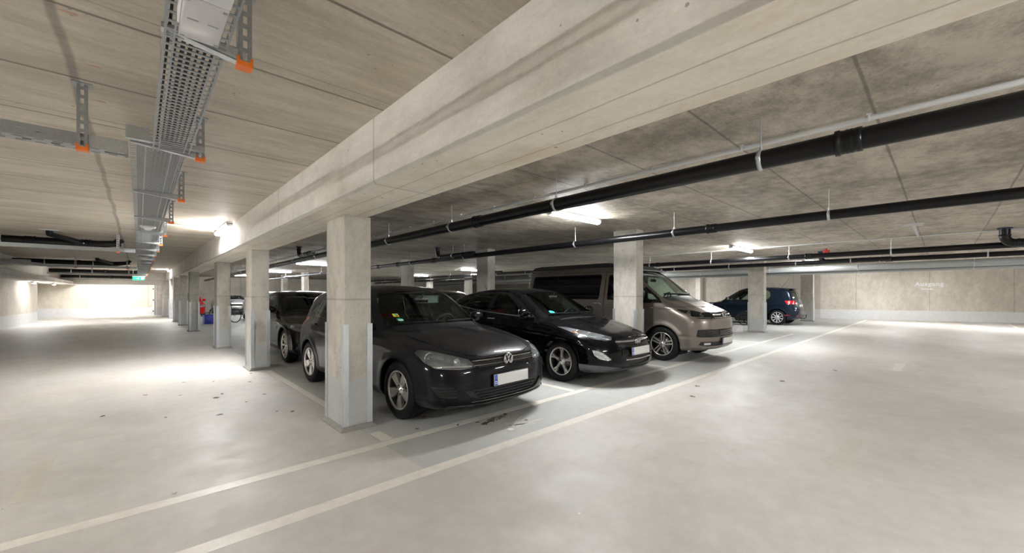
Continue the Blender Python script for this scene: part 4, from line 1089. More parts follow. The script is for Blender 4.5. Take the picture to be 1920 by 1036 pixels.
def dish(parent, B, x, z, r, depth=.05, off=.02, name='reflector', bulb=True):
    q = B.front([x - r, x + r, x, x], [z, z, z - r, z + r]); p = np.array([x, q[:, 1].max() - off + .006, z]); mb = MB(); mb.lathe([(r, 0), (r * .98, -.004), (r * .93, .0), (r * .85, depth * .4), (r * .6, depth * .8), (r * .25, depth), (0, depth)], (p[0], p[1] + off, p[2]), 'y', 32)
    mb.tube([(p[0] + r * 1.02 * math.cos(k * PI / 14), p[1] + off - .004, p[2] + r * 1.02 * math.sin(k * PI / 14)) for k in range(28)], .005, 6, closed=True)
    if bulb: mb.lathe([(r * .30, depth * .25), (r * .27, depth * .1), (0, depth * .08)], (p[0], p[1] + off, p[2]), 'y', 16); mb.tube([(p[0] - r * .8, p[1] + off + depth * .3, p[2]), (p[0], p[1] + off + depth * .2, p[2])], .004, 6)
    o = mb.build(name, M['refl'], parent); return o
# ================================================================ the cars
def mats_std(pm, glass='glass', lampbase='dark_lamp'):
    if 'lamp_house' not in M:
        M['lamp_house'] = simple('lamp_housing', (.60, .60, .62), .28, .55); M['lamp_black'] = simple('lamp_housing_black', (.10, .10, .105), .22, .6)
    return {'front_door': ('front_door', pm, '', 0, 0), 'rear_door': ('rear_door', pm, '', 0, 0), 'hood': ('bonnet', pm, '', 0, 0), 'tailgate': ('tailgate', pm, '', 0, 0),
            'fglass': ('window_glass', M[glass], 'front_door', .004, 0), 'rglass': ('window_glass', M[glass], 'rear_door', .004, 0), 'qglass': ('quarter_window', M[glass], '', .004, 0),
            'dark_glass': ('side_window', M['privacy'], '', .004, .004), 'frame': ('window_surround', M['blk_gloss'], '', .001, 0),
            'windshield': ('windscreen', M['glass'], '', .003, 0), 'wframe': ('windscreen_surround', M['blk_gloss'], '', .001, 0), 'cowl': ('cowl_panel', M['blk'], '', .006, 0),
            'rear_win': ('rear_window', M['glass'], '', .003, 0), 'grille': ('radiator_grille', M['blk'], '', .022, .022), 'lgrille': ('lower_grille', M['blk'], '', .022, .022),
            'vent': ('bumper_vent', M['blk'], '', .014, .014), 'lamp': ('headlamp', M['lamp_house'], '', .085, .085), 'lampb': ('headlamp', M['lamp_black'], '', .085, .085), 'fog': ('fog_lamp', M['refl'], '', .02, .02),
            'tail': ('tail_lamp', M['red_lens'], '', .0, 0), 'sill': ('lower_sill', M['blk'], '', .002, 0), 'lip': ('bumper_lip', M['blk'], '', .0, 0), 'fuel': ('fuel_flap', pm, '', 0, 0), 'bumper': ('bumper', pm, '', 0, 0)}
def R_(n, v, p, **k): return dict(n=n, v=v, p=p, **k)
def sym(pts): return pts + [(-a, b) for a, b in reversed(pts) if abs(a) > 1e-6]

GOLF = dict(L=4.255, H=1.485, h=.025, wf=.86, wr=3.49, wz=.315, ar=.352, R=.316, rim=.208, tw=.205, track=.872, spokes=5, style='five', sill=.19, rot=.628,
    low=[(.40, .17), (.10, .19), (.02, .24), (.0, .36), (.0, .50), (.02, .60), (.06, .68), (.14, .745), (.30, .80), (.62, .865), (1.0, .925), (1.32, .965), (1.8, .97), (2.6, .985), (3.4, 1.01), (3.9, 1.02), (4.10, .98), (4.16, .85), (4.22, .70), (4.25, .55), (4.24, .38), (4.14, .24), (3.9, .19), (2.2, .17)],
    gh=[(1.10, .84), (1.22, .955), (1.55, 1.175), (1.90, 1.385), (2.18, 1.468), (2.6, 1.487), (3.1, 1.472), (3.6, 1.428), (3.90, 1.36), (3.99, 1.27), (4.12, 1.02), (4.15, .90), (3.9, .8), (1.3, .78)],
    plan=[(-.1, .74), (.05, .80), (.25, .855), (.55, .885), (.9, .897), (1.6, .895), (2.6, .895), (3.3, .895), (3.8, .87), (4.1, .82), (4.3, .76)],
    side=[(.1, .07), (.18, .055), (.26, .030), (.36, .016), (.50, .006), (.60, .0), (.72, .0), (.80, .008), (.88, .022), (.96, .045), (1.05, .08)],
    gplan=[(1.0, .86), (1.4, .93), (1.9, .985), (2.4, 1.0), (3.2, .985), (3.7, .94), (4.1, .86)], gside=[(.7, .885), (.95, .845), (1.1, .795), (1.25, .735), (1.38, .675), (1.5, .64)],
    pf=.42, pf2=.07, pr=.30, kw=.26, kr=.14, gmid=2.1, grear=3.5, roof_crown=.085, hood_crown=.085, edge=.11, gedge=.10, blend=.045, flare=.012,
    creases=[(.79, .010, .035, .028), (.30, .010, .05, 0)], vee=.008, vee_x=.45,
    cab=(1.40, .90, 1.78, 2.75), mirror_in=(1.72, 1.27), mirror=(1.62, .965), seat_back=.60)
pg = paint('dusty_black_metallic', (.006, .006, .0085), .35, .30, dust=.07)
GOLF['paint'] = pg; GOLF['mats'] = mats_std(pg); GOLF['lamp_lens'] = ('lamp', 'fog')
GOLF['regions'] = [
    R_('fglass', 'side', [(1.70, .965), (2.02, 1.20), (2.24, 1.325), (2.54, 1.352), (2.585, .985)], round=.03), R_('rglass', 'side', [(2.685, .99), (2.65, 1.355), (3.12, 1.335), (3.30, 1.28), (3.40, 1.03)], round=.03),
    R_('qglass', 'side', [(3.45, 1.055), (3.42, 1.22), (3.55, 1.17), (3.70, 1.085)], round=.02), R_('frame', 'side', [(1.50, .945), (1.60, 1.02), (1.98, 1.30), (2.2, 1.362), (2.6, 1.382), (3.15, 1.362), (3.36, 1.31), (3.46, 1.02), (2.7, .972), (1.7, .945)], round=.02),
    R_('windshield', 'front', sym([(0, .985), (.40, .982), (.70, .965), (.65, 1.15), (.575, 1.31), (.53, 1.36), (.25, 1.39), (0, 1.396)]), round=.03, test=lambda c, n: n.y < -.2 and c.y > 1.05 and abs(n.x) < .62),
    R_('cowl', 'top', sym([(0, 1.10), (.45, 1.14), (.64, 1.24), (.64, 1.42), (.3, 1.34), (0, 1.30)])),
    R_('hood', 'top', sym([(0, .085), (.30, .10), (.47, .17), (.60, .40), (.665, .80), (.69, 1.22), (.45, 1.12), (0, 1.08)]), seam=True, gap=.003),
    R_('rear_win', 'rear', sym([(0, 1.05), (.55, 1.05), (.50, 1.30), (0, 1.32)]), round=.04, test=lambda c, n: n.y > .25),
    R_('lamp', 'front', [(.435, .610), (.60, .598), (.79, .612), (.84, .66), (.845, .745), (.80, .772), (.72, .765), (.60, .728), (.48, .685)], mir=1, round=.012, test=lambda c, n: n.y < -.12 and c.y < .75),
    R_('grille', 'front', sym([(0, .606), (.40, .604), (.455, .64), (.475, .682), (.40, .688), (0, .694)]), test=lambda c, n: c.y < .5),
    R_('lgrille', 'front', sym([(0, .262), (.38, .266), (.49, .30), (.575, .385), (0, .397)]), round=.015, test=lambda c, n: c.y < .5),
    R_('vent', 'front', [(.64, .312), (.79, .33), (.845, .44), (.66, .435), (.625, .37)], mir=1, round=.02, test=lambda c, n: c.y < .7),
    R_('front_door', 'side', [(1.54, .30), (1.46, .55), (1.44, .80), (1.49, .94), (1.60, 1.035), (1.97, 1.315), (2.2, 1.378), (2.61, 1.398), (2.645, .99), (2.63, .30)], seam=True, gap=.0028),
    R_('rear_door', 'side', [(2.64, .30), (2.655, .99), (2.62, 1.398), (3.16, 1.378), (3.38, 1.32), (3.485, 1.02), (3.40, .74), (3.16, .60), (3.08, .42), (3.06, .30)], seam=True, gap=.0028),
    R_('tail', 'rear', [(.50, .845), (.86, .845), (.86, .99), (.55, .97)], mir=1, test=lambda c, n: n.y > .1),
    R_('sill', 'side', [(1.2, .12), (1.2, .235), (3.15, .245), (3.15, .12)]), ]
golf, GB, GO = build_car(GOLF, 'nearest black hatchback, dusty, with round badge and green sticker, beside the front column', (2.955, 3.20, 0), .0486)
def front_strip(B, x0, x1, zf, n=24, rear=False):
    xs = np.linspace(x0, x1, n); return B.front(xs, np.array([zf(a) for a in xs]), rear)
def side_strip(B, pts, sg): 
    q = polyl(pts); return B.side([a for a, b in q], [b for a, b in q], sg)
def golf_details():
    g = GO['grille']
    for z in (.625, .668): mb = MB(); ribbon(GB, front_strip(GB, -.455, .455, lambda x, z=z: z + .0), .007, .006, mb); mb.build('chrome_strip', M['chrome'], g)
    for z in (.646,): mb = MB(); ribbon(GB, front_strip(GB, -.45, .45, lambda x, z=z: z), .014, .004, mb, -.012); mb.build('grille_slat', M['blk'], g)
    for z in (.29, .322, .355): mb = MB(); w_ = .34 + (z - .26) * 1.3; ribbon(GB, front_strip(GB, -w_, w_, lambda x, z=z: z), .010, .004, mb, -.008); mb.build('grille_slat', M['blk'], GO['lgrille'])
    for s in (1, -1):
        for z in (.350, .376, .404): mb = MB(); ribbon(GB, front_strip(GB, s * .645, s * .815, lambda x, z=z: z, 8), .010, .004, mb, -.006); mb.build('vent_slat', M['blk'], GO['vent|%d' % s])
        L_ = GO['lamp|%d' % s]; dish(L_, GB, s * .745, .688, .060, .05, .012); dish(L_, GB, s * .585, .655, .040, .05, .016)
        mb = MB(); ribbon(GB, front_strip(GB, s * .47, s * .84, lambda x: .622 + .02 * abs(x), 12), .02, .004, mb, -.02); mb.build('lamp_trim', M['refl'], L_)
        p = GB.side(2.50, .88, s)[0]; mb = MB(); P = GB.side(np.linspace(2.40, 2.58, 8), [.875] * 8, s); ribbon(GB, P, .026, .030, mb); mb.build('door_handle', pg, GO['front_door|%d' % s])
        mb = MB(); P = GB.side(np.linspace(3.20, 3.38, 8), [.90] * 8, s); ribbon(GB, P, .026, .030, mb); mb.build('door_handle', pg, GO['rear_door|%d' % s])
        wing_mirror(golf, GOLF, GB, s, pg)
        mb = MB(); ribbon(GB, side_strip(GB, [(.52, .44), (.50, .50)], s), .02, .003, mb)
    mb = MB(); ribbon(GB, front_strip(GB, -.72, .72, lambda x: .225 + .03 * abs(x) ** 2, 30), .03, .014, mb); mb.build('bumper_lip', M['blk_gloss'], golf)
    mb = MB(); ribbon(GB, front_strip(GB, -.50, .50, lambda x: .262 + .02 * abs(x) ** 2, 30), .006, .006, mb); mb.build('chrome_strip', M['satin'], golf)
    p = GB.front(0, .650)[0]; e = emblem_round(.066); e2 = MB(); e2.lathe([(0, 0), (.063, 0), (.066, .01)], axis='y', n=32)
    o = e.build('badge', M['chrome'], golf, (0, p[1] - .012, .650)); q = e2.build('badge_back', M['blk_gloss'], o); q.location = (0, .0, 0)
    p = GB.front(0, .455)[0]; plate(golf, (-.0, p[1] - .012, .460), (0, -1, .03))
    # wipers, sun visor, stickers
    for x0, x1, y0 in ((.02, -.55, 1.0), (.60, .10, 1.0)):
        mb = MB(); P = GB.front(np.linspace(x0, x1, 14), np.linspace(.99, .992, 14)); ribbon(GB, P, .014, .016, mb, .006); mb.build('wiper', M['blk'], golf)
    mb = MB(); mb.rbox(.12, .50, 2.02, 2.03, 1.22, 1.335, .004, M=Matrix.Rotation(0, 4, 'X')); mb.build('sun_visor', M['lining'], golf)
    mb = MB(); mb.rbox(-.50, .50, 2.12, 3.6, 1.365, 1.38, .004); mb.build('headlining', M['lining'], golf)
    def sticker(x, z, rx, rz, mat, rnd=True, lift=.004, nm='sticker'):
        pts = [(x + rx * math.cos(2 * PI * k / 28), z + rz * math.sin(2 * PI * k / 28)) for k in range(28)] if rnd else [(x - rx, z - rz), (x + rx, z - rz), (x + rx, z + rz), (x - rx, z + rz)]
        P = GB.front([a for a, b in pts], [b for a, b in pts]); G, _ = GB.grad(P); P = P + G * lift; mb = MB()
        n = len(pts); c = P.mean(0); mb.add([tuple(c)] + [tuple(q) for q in P], [(0, 1 + k, 1 + (k + 1) % n) for k in range(n)]); return mb.build(nm, mat, GO['windshield'])
    sticker(-.50, 1.032, .040, .022, M['badge_green']); sticker(-.50, 1.028, .028, .008, M['plate'], False, .006, 'sticker_text_field')
    sticker(-.515, 1.085, .032, .018, M['yellow'], False); sticker(-.510, 1.090, .013, .009, M['badge_teal'], False, .006, 'sticker_mark'); sticker(-.505, 1.076, .011, .006, M['red'], False, .006, 'sticker_mark')
golf_details()

I30 = dict(GOLF); I30.update(L=4.30, H=1.47, wf=.87, wr=3.52, R=.317, ar=.355, track=.868, rim=.212, style='split', rot=.05,
    low=[(.40, .18), (.12, .19), (.03, .23), (.0, .34), (.0, .46), (.03, .58), (.07, .66), (.16, .74), (.36, .81), (.7, .895), (1.0, .955), (1.3, .99), (1.8, .955), (2.6, 1.0), (3.4, 1.06), (3.9, 1.09), (4.12, 1.02), (4.20, .85), (4.27, .70), (4.3, .55), (4.28, .38), (4.16, .25), (3.9, .20), (2.2, .18)],
    gh=[(1.0, .85), (1.12, .975), (1.50, 1.185), (1.90, 1.375), (2.2, 1.455), (2.55, 1.475), (3.0, 1.455), (3.5, 1.395), (3.92, 1.30), (4.05, 1.22), (4.16, 1.05), (4.16, .92), (3.9, .8), (1.2, .8)],
    plan=[(-.1, .70), (.05, .78), (.25, .84), (.55, .875), (.9, .889), (1.6, .885), (2.6, .888), (3.3, .89), (3.8, .865), (4.1, .82), (4.35, .75)],
    gside=[(.7, .885), (.95, .845), (1.1, .79), (1.25, .725), (1.38, .655), (1.5, .61)],
    creases=[(.80, .014, .05, .07), (.36, .012, .06, .02)], pf=.55, pf2=.12, vee=.014, vee_x=.40, cab=(1.36, .92, 1.80, 2.72), mirror_in=(1.74, 1.29), mirror=(1.60, .985), steer=0.0)
pi3 = paint('glossy_black_blue', (.0022, .0024, .0034), .15, .2, dust=.008); I30['paint'] = pi3; I30['mats'] = mats_std(pi3); I30['lamp_lens'] = ('lamp', 'fog')
I30['regions'] = [
    R_('fglass', 'side', [(1.66, .985), (2.0, 1.20), (2.24, 1.33), (2.50, 1.365), (2.56, 1.03)], round=.03), R_('rglass', 'side', [(2.70, 1.04), (2.64, 1.365), (3.05, 1.335), (3.22, 1.27), (3.40, 1.10)], round=.04),
    R_('qglass', 'side', [(3.47, 1.115), (3.32, 1.25), (3.45, 1.235), (3.72, 1.145)], round=.02), R_('frame', 'side', [(1.46, .965), (1.62, 1.04), (1.96, 1.275), (2.2, 1.368), (2.52, 1.395), (3.08, 1.362), (3.45, 1.27), (3.78, 1.14), (2.7, 1.022), (1.66, .968)], round=.02),
    R_('windshield', 'front', sym([(0, 1.005), (.40, .998), (.66, .985), (.60, 1.16), (.53, 1.315), (.49, 1.355), (.25, 1.385), (0, 1.392)]), round=.03, test=lambda c, n: n.y < -.2 and c.y > 1.0 and abs(n.x) < .62),
    R_('cowl', 'top', sym([(0, 1.0), (.45, 1.04), (.56, 1.08), (.56, 1.13), (.3, 1.125), (0, 1.105)])),
    R_('hood', 'top', sym([(0, .10), (.34, .14), (.50, .26), (.62, .50), (.70, .85), (.72, 1.16), (.45, 1.03), (0, .98)]), seam=True, gap=.003),
    R_('rear_win', 'rear', sym([(0, 1.08), (.52, 1.08), (.46, 1.28), (0, 1.30)]), round=.04, test=lambda c, n: n.y > .25),
    R_('lamp', 'front', [(.47, .712), (.52, .672), (.60, .660), (.74, .695), (.825, .775), (.842, .85), (.78, .84), (.64, .785)], mir=1, round=.012, test=lambda c, n: n.y < -.08 and c.y < 1.0),
    R_('fog', 'front', [(.80, .535), (.74, .53), (.68, .48), (.60, .395), (.65, .380), (.74, .405), (.785, .46)], mir=1, round=.012, test=lambda c, n: c.y < .7),
    R_('grille', 'front', sym([(0, .692), (.38, .688), (.48, .665), (.495, .64), (.46, .558), (0, .558)]), round=.012, test=lambda c, n: c.y < .5),
    R_('lgrille', 'front', sym([(0, .55), (.455, .55), (.42, .45), (.29, .30), (0, .285)]), round=.02, test=lambda c, n: c.y < .5),
    R_('front_door', 'side', [(1.55, .30), (1.47, .55), (1.46, .80), (1.44, .96), (1.60, 1.055), (1.94, 1.29), (2.2, 1.383), (2.57, 1.41), (2.64, 1.03), (2.62, .30)], seam=True, gap=.003),
    R_('rear_door', 'side', [(2.63, .30), (2.65, 1.03), (2.58, 1.41), (3.10, 1.375), (3.30, 1.30), (3.47, 1.10), (3.42, .74), (3.18, .60), (3.10, .42), (3.08, .30)], seam=True, gap=.003),
    R_('tail', 'rear', [(.45, .88), (.86, .86), (.86, 1.03), (.60, .99)], mir=1, test=lambda c, n: n.y > .1), R_('sill', 'side', [(1.2, .12), (1.2, .225), (3.15, .235), (3.15, .12)]),
    R_('lip', 'front', sym([(0, .15), (.95, .15), (.95, .33), (.66, .30), (.40, .255), (0, .245)]), test=lambda c, n: c.y < .6)]
i30, IB, IO = build_car(I30, 'second black hatchback, glossy, with oval badge and silver rimmed side windows, next to the van', (5.64, 3.17, 0), .012)
M['lower_trim'] = simple('grey_lower_bumper', (.06, .062, .066), .25, coat=.6)
IO['lip'].data.materials[0] = M['lower_trim']
def i30_details():
    for z, wd in ((.640, .030), (.592, .022)): mb = MB(); ribbon(IB, front_strip(IB, -.48 + (.64 - z) * .5, .48 - (.64 - z) * .5, lambda x, z=z: z + .02 * abs(x)), wd, .010, mb, -.004); mb.build('chrome_strip' if z > .6 else 'grille_slat', M['satin'] if z > .6 else M['blk_gloss'], IO['grille'])
    mb = MB(); ribbon(IB, front_strip(IB, -.36, .36, lambda x: .372 + .02 * abs(x)), .022, .010, mb, -.004); mb.build('chrome_strip', M['satin'], IO['lgrille'])
    mb = MB(); ribbon(IB, front_strip(IB, -.43, .43, lambda x: .495), .085, .008, mb, .0); mb.build('plate_bar', pi3, IO['lgrille'])
    mb = MB(); ribbon(IB, front_strip(IB, -.40, .40, lambda x: .415 + .01 * abs(x)), .008, .006, mb, -.008); mb.build('grille_slat', M['blk_gloss'], IO['lgrille'])
    for s in (1, -1):
        L_ = IO['lamp|%d' % s]; dish(L_, IB, s * .655, .728, .042, .05, .010); dish(L_, IB, s * .555, .700, .028, .04, .010); dish(L_, IB, s * .735, .770, .030, .05, .010)
        mb = MB(); P = IB.front(s * np.array([.760, .772, .780, .790]), [.755, .772, .785, .80]); ribbon(IB, P, .010, .005, mb, -.012); mb.build('turn_signal', M['amber'], L_)
        mb = MB(); P = IB.front(s * np.linspace(.52, .80, 14), np.linspace(.683, .775, 14) - .012 * np.sin(np.linspace(0, PI, 14))); ribbon(IB, P, .012, .005, mb, -.008); mb.build('lamp_trim', M['refl'], L_)
        F_ = IO['fog|%d' % s]; mb = MB(); P = IB.front(s * np.linspace(.64, .80, 9), np.linspace(.400, .47, 9)); ribbon(IB, P, .02, .006, mb, -.014); mb.build('light_strip', M['white_plastic'], F_)
        # bright line under the side windows
        mb = MB(); ribbon(IB, side_strip(IB, [(1.50, .968), (1.66, .966), (2.7, 1.020), (3.5, 1.095), (3.74, 1.135)], s), .012, .006, mb); mb.build('window_trim', M['satin'], i30)
        for d, y, z in (('front_door', 2.38, .90), ('rear_door', 3.20, .94)): mb = MB(); P = IB.side(np.linspace(y, y + .2, 8), [z] * 8, s); ribbon(IB, P, .028, .030, mb); mb.build('door_handle', M['chrome'], IO['%s|%d' % (d, s)])
        wing_mirror(i30, I30, IB, s, pi3)
    p = IB.front(0, .622)[0]; emblem_oval(.082).build('badge', M['chrome'], i30, (0, p[1] - .012, .622))
    p = IB.front(0, .50)[0]; plate(i30, (0, p[1] - .016, .495), (0, -1, .04))
    for x0, x1 in ((.0, -.58), (.62, .12)):
        mb = MB(); P = IB.front(np.linspace(x0, x1, 14), [1.012] * 14); ribbon(IB, P, .014, .018, mb, .008); mb.build('wiper', M['blk'], i30)
    P = IB.front([-.50 + .042 * math.cos(2 * PI * k / 28) for k in range(28)], [1.045 + .022 * math.sin(2 * PI * k / 28) for k in range(28)]); G, _ = IB.grad(P); P = P + G * .004
    mb = MB(); mb.add([tuple(P.mean(0))] + [tuple(q) for q in P], [(0, 1 + k, 1 + (k + 1) % 28) for k in range(28)]); mb.build('sticker', M['badge_teal'], IO['windshield'])
    mb = MB(); mb.tube([(-.0, 3.62, 1.385), (0, 3.72, 1.56)], [.006, .003], 6); mb.build('aerial', M['blk'], i30)
    mb = MB(); mb.rbox(-.45, .45, 2.16, 3.4, 1.37, 1.385, .004); mb.build('headlining', M['lining'], i30)
i30_details()

VAN = dict(GOLF); VAN.update(L=4.90, H=2.03, h=.03, wf=.91, wr=3.91, wz=.345, R=.345, ar=.385, rim=.232, tw=.235, track=.930, style='twin', sill=.24, rot=.10,
    low=[(.45, .24), (.12, .25), (.03, .30), (.0, .42), (.0, .62), (.015, .80), (.04, .90), (.09, .98), (.20, 1.035), (.45, 1.13), (.75, 1.24), (1.0, 1.30), (1.4, 1.28), (2.5, 1.28), (4.4, 1.28), (4.78, 1.26), (4.86, 1.0), (4.9, .7), (4.89, .42), (4.8, .30), (4.5, .25), (2.4, .24)],
    gh=[(.70, 1.10), (.82, 1.27), (1.15, 1.53), (1.50, 1.80), (1.75, 1.935), (2.1, 1.995), (3.4, 2.01), (4.4, 1.995), (4.70, 1.95), (4.80, 1.72), (4.86, 1.25), (4.8, 1.0), (2, .95), (.9, .95)],
    plan=[(-.1, .80), (.05, .865), (.25, .915), (.55, .940), (.9, .950), (1.6, .950), (3.3, .950), (4.3, .945), (4.7, .92), (4.95, .88)],
    side=[(.1, .06), (.2, .05), (.28, .025), (.40, .010), (.55, .0), (.95, .0), (1.08, .006), (1.2, .015), (1.35, .03)],
    gplan=[(.6, .90), (1.0, .94), (1.5, .985), (2.0, 1.0), (4.4, 1.0), (4.9, .97)], gside=[(.9, .955), (1.15, .938), (1.4, .912), (1.7, .878), (1.88, .855), (2.05, .84)],
    pf=.30, pf2=.09, pr=.15, kw=.20, kr=.04, gmid=1.9, grear=4.2, roof_crown=.05, hood_crown=.07, edge=.11, gedge=.13, blend=.05, flare=.016, creases=[(1.085, .010, .035, 0), (.52, -.008, .05, 0)], vee=.02, vee_x=.45,
    cab=(1.15, 1.22, 1.55, 2.6), mirror_in=(1.55, 1.66), mirror=(1.30, 1.26), seat_x=.42, seat_z=.62, seat_back=.66, mirror_size=(.12, .08, .12), mirror_up=.08)
pv = paint('beige_metallic', (.235, .205, .180), .72, .33, dust=.03); VAN['paint'] = pv; VAN['mats'] = mats_std(pv); VAN['lamp_lens'] = ('lampb', 'fog')
VAN['regions'] = [
    R_('fglass', 'side', [(1.34, 1.22), (1.52, 1.43), (1.80, 1.73), (2.17, 1.79), (2.20, 1.22)], round=.05), R_('qglass', 'side', [(1.00, 1.205), (1.25, 1.215), (1.25, 1.375), (1.16, 1.35)], round=.02),
    R_('frame', 'side', [(.90, 1.17), (1.10, 1.345), (1.30, 1.50), (1.40, 1.41), (1.31, 1.17)], round=.02),
    R_('dark_glass', 'side', [(2.42, 1.225), (2.36, 1.80), (4.50, 1.80), (4.62, 1.25), (4.58, 1.225)], round=.06),
    R_('windshield', 'front', sym([(0, 1.325), (.45, 1.315), (.74, 1.29), (.735, 1.45), (.70, 1.74), (.63, 1.83), (.3, 1.875), (0, 1.885)]), round=.04, test=lambda c, n: n.y < -.25 and c.y > .6 and abs(n.x) < .6),
    R_('cowl', 'top', sym([(0, .66), (.45, .70), (.72, .85), (.72, 1.10), (.3, .95), (0, .90)])),
    R_('hood', 'top', sym([(0, .10), (.42, .145), (.62, .24), (.73, .42), (.79, .72), (.80, .92), (.50, .68), (0, .63)]), seam=True, gap=.004),
    R_('lampb', 'front', [(.44, .905), (.52, .868), (.78, .878), (.86, .91), (.90, 1.0), (.905, 1.048), (.80, 1.036), (.45, 1.00)], mir=1, round=.012, test=lambda c, n: n.y < -.10 and c.y < .85),
    R_('grille', 'front', sym([(0, .875), (.50, .872), (.43, .905), (.43, 1.0), (0, 1.005)]), test=lambda c, n: c.y < .5),
    R_('lgrille', 'front', sym([(0, .515), (.80, .52), (.86, .53), (.84, .665), (.72, .672), (0, .66)]), round=.015, test=lambda c, n: c.y < .6),
    R_('vent', 'front', sym([(0, .345), (.72, .35), (.83, .37), (.80, .435), (0, .425)]), round=.012, test=lambda c, n: c.y < .6),
    R_('front_door', 'side', [(1.36, .32), (1.34, .80), (1.30, 1.10), (1.32, 1.40), (1.50, 1.57), (1.74, 1.785), (2.24, 1.85), (2.27, 1.2), (2.27, .32)], seam=True, gap=.004),
    R_('rear_door', 'side', [(2.29, .32), (2.29, 1.2), (2.25, 1.855), (3.46, 1.86), (3.47, 1.1), (3.47, .80), (3.42, .34)], seam=True, gap=.004),
    R_('seam', 'side', [(3.50, 1.085), (4.80, 1.085), (4.80, 1.092), (3.50, 1.092)]),
    R_('rear_win', 'rear', sym([(0, 1.25), (.66, 1.25), (.62, 1.72), (0, 1.74)]), round=.05, test=lambda c, n: n.y > .25),
    R_('tail', 'rear', [(.80, .90), (.95, .90), (.95, 1.25), (.82, 1.25)], mir=1, test=lambda c, n: n.y > .1), R_('sill', 'side', [(1.3, .14), (1.3, .28), (3.5, .28), (3.5, .14)])]
van, VB, VO = build_car(dict(VAN, kind_name='van', cat='van'), 'beige metallic van with dark rear side windows behind the second row column', (8.665, 2.97, 0), .0)
def van_details():
    for z, wd in ((.892, .014), (.942, .030), (.985, .016)): mb = MB(); ribbon(VB, front_strip(VB, -.435, .435, lambda x, z=z: z), wd, .010, mb, -.004); mb.build('chrome_strip', M['chrome'], VO['grille'])
    for z in (.55, .588, .626): mb = MB(); ribbon(VB, front_strip(VB, -.70, .70, lambda x, z=z: z), .014, .006, mb, -.010); mb.build('grille_slat', M['blk_gloss'], VO['lgrille'])
    mb = MB(); ribbon(VB, front_strip(VB, -.30, .05, lambda x: .590), .095, .008, mb, -.010); mb.build('sensor_panel', M['blk'], VO['lgrille'])
    for s in (1, -1):
        L_ = VO['lampb|%d' % s]; dish(L_, VB, s * .78, .965, .055, .05, .012); dish(L_, VB, s * .60, .945, .050, .05, .012)
        mb = MB(); P = VB.front(s * np.concatenate([[.90] * 5, np.linspace(.88, .52, 12)]), np.concatenate([np.linspace(1.03, .93, 5), np.linspace(.915, .895, 12)])); ribbon(VB, P, .012, .005, mb, -.012); mb.build('light_strip', M['refl'], L_)
        mb = MB(); P = VB.front(s * np.linspace(.60, .74, 6), [.392] * 6); ribbon(VB, P, .042, .012, mb, -.01); mb.build('fog_lamp', M['refl'], VO['vent'])
        for d, y, z in (('front_door', 2.02, 1.135), ('rear_door', 2.36, 1.135)): mb = MB(); P = VB.side(np.linspace(y, y + .17, 8), [z] * 8, s); ribbon(VB, P, .03, .034, mb); mb.build('door_handle', M['chrome'], VO['%s|%d' % (d, s)])
        mb = MB(); ribbon(VB, side_strip(VB, [(.34, 1.095), (1.29, 1.095)], s), .006, .002, mb); mb.build('panel_line', M['dark'], van)
        mb = MB(); P = VB.side(np.linspace(1.06, 1.13, 4), [1.075] * 4, s); ribbon(VB, P, .018, .006, mb); mb.build('side_badge', M['chrome'], van)
        wing_mirror(van, VAN, VB, s, M['blk'])
        mb = MB(); mb.rbox(*sorted((s * .74, s * .80)), 1.75, 4.75, 1.93, 1.96, .012); mb.build('roof_rail', pv, van)
    mb = MB(); mb.prism([(1.62, 1.90), (1.95, 2.02), (2.3, 2.065), (4.35, 2.07), (4.62, 2.045), (4.72, 1.97), (4.72, 1.90), (1.62, 1.88)], -.74, .74, 'yz'); mb.build('pop_up_roof', M['blk'], van)
    p = VB.front(0, .935)[0]; e = emblem_round(.083); o = e.build('badge', M['chrome'], van, (0, p[1] - .016, .938)); e2 = MB(); e2.lathe([(0, 0), (.08, 0), (.083, .012)], axis='y', n=32); e2.build('badge_back', M['blk_gloss'], o)
    p = VB.front(0, .43)[0]; plate(van, (0, p[1] - .016, .43), (0, -1, 0))
    for x0, x1 in ((.0, -.62), (.62, .05)):
        mb = MB(); P = VB.front(np.linspace(x0, x1, 14), [1.345] * 14); ribbon(VB, P, .016, .02, mb, .01); mb.build('wiper', M['blk'], van)
van_details()

# ---------------------------------------------------------------- cars farther back
def far_regions(C, front=True):
    r = [q for q in GOLF['regions'] if q['n'] not in ('vent',)]
    return r
GP = dict(GOLF); GP.update(alloy='alloy_pale', L=4.20, H=1.60, h=.035, wf=.87, wr=3.45, ar=.36, style='ten', spokes=9, rot=.2, rim=.215, R=.322, wz=.322,
    low=[(.40, .18), (.10, .20), (.0, .34), (.0, .50), (.04, .66), (.14, .76), (.30, .83), (.62, .91), (.95, .98), (1.32, 1.01), (1.8, 1.0), (2.6, 1.02), (3.4, 1.05), (3.85, 1.07), (4.04, 1.02), (4.10, .90), (4.16, .74), (4.20, .58), (4.19, .38), (4.08, .25), (3.9, .20), (2.2, .18)],
    gh=[(.85, .86), (1.0, 1.01), (1.40, 1.26), (1.80, 1.48), (2.12, 1.575), (2.5, 1.60), (3.1, 1.59), (3.6, 1.56), (3.84, 1.51), (3.93, 1.40), (4.06, 1.10), (4.06, .92), (3.9, .8), (1.1, .8)],
    gside=[(.7, .885), (1.0, .845), (1.2, .79), (1.4, .725), (1.52, .675), (1.65, .64)], gmid=1.9, cab=(1.3, .98, 1.7, 2.7), mirror_in=(1.7, 1.4), mirror=(1.45, 1.03), seat_z=.34, creases=[(.84, .012, .04, .02)], vee=0)
pb = paint('dark_blue_metallic', (.008, .016, .030), .4, .25, dust=.02); GP['paint'] = pb; GP['mats'] = mats_std(pb); GP['lamp_lens'] = ('lamp',)
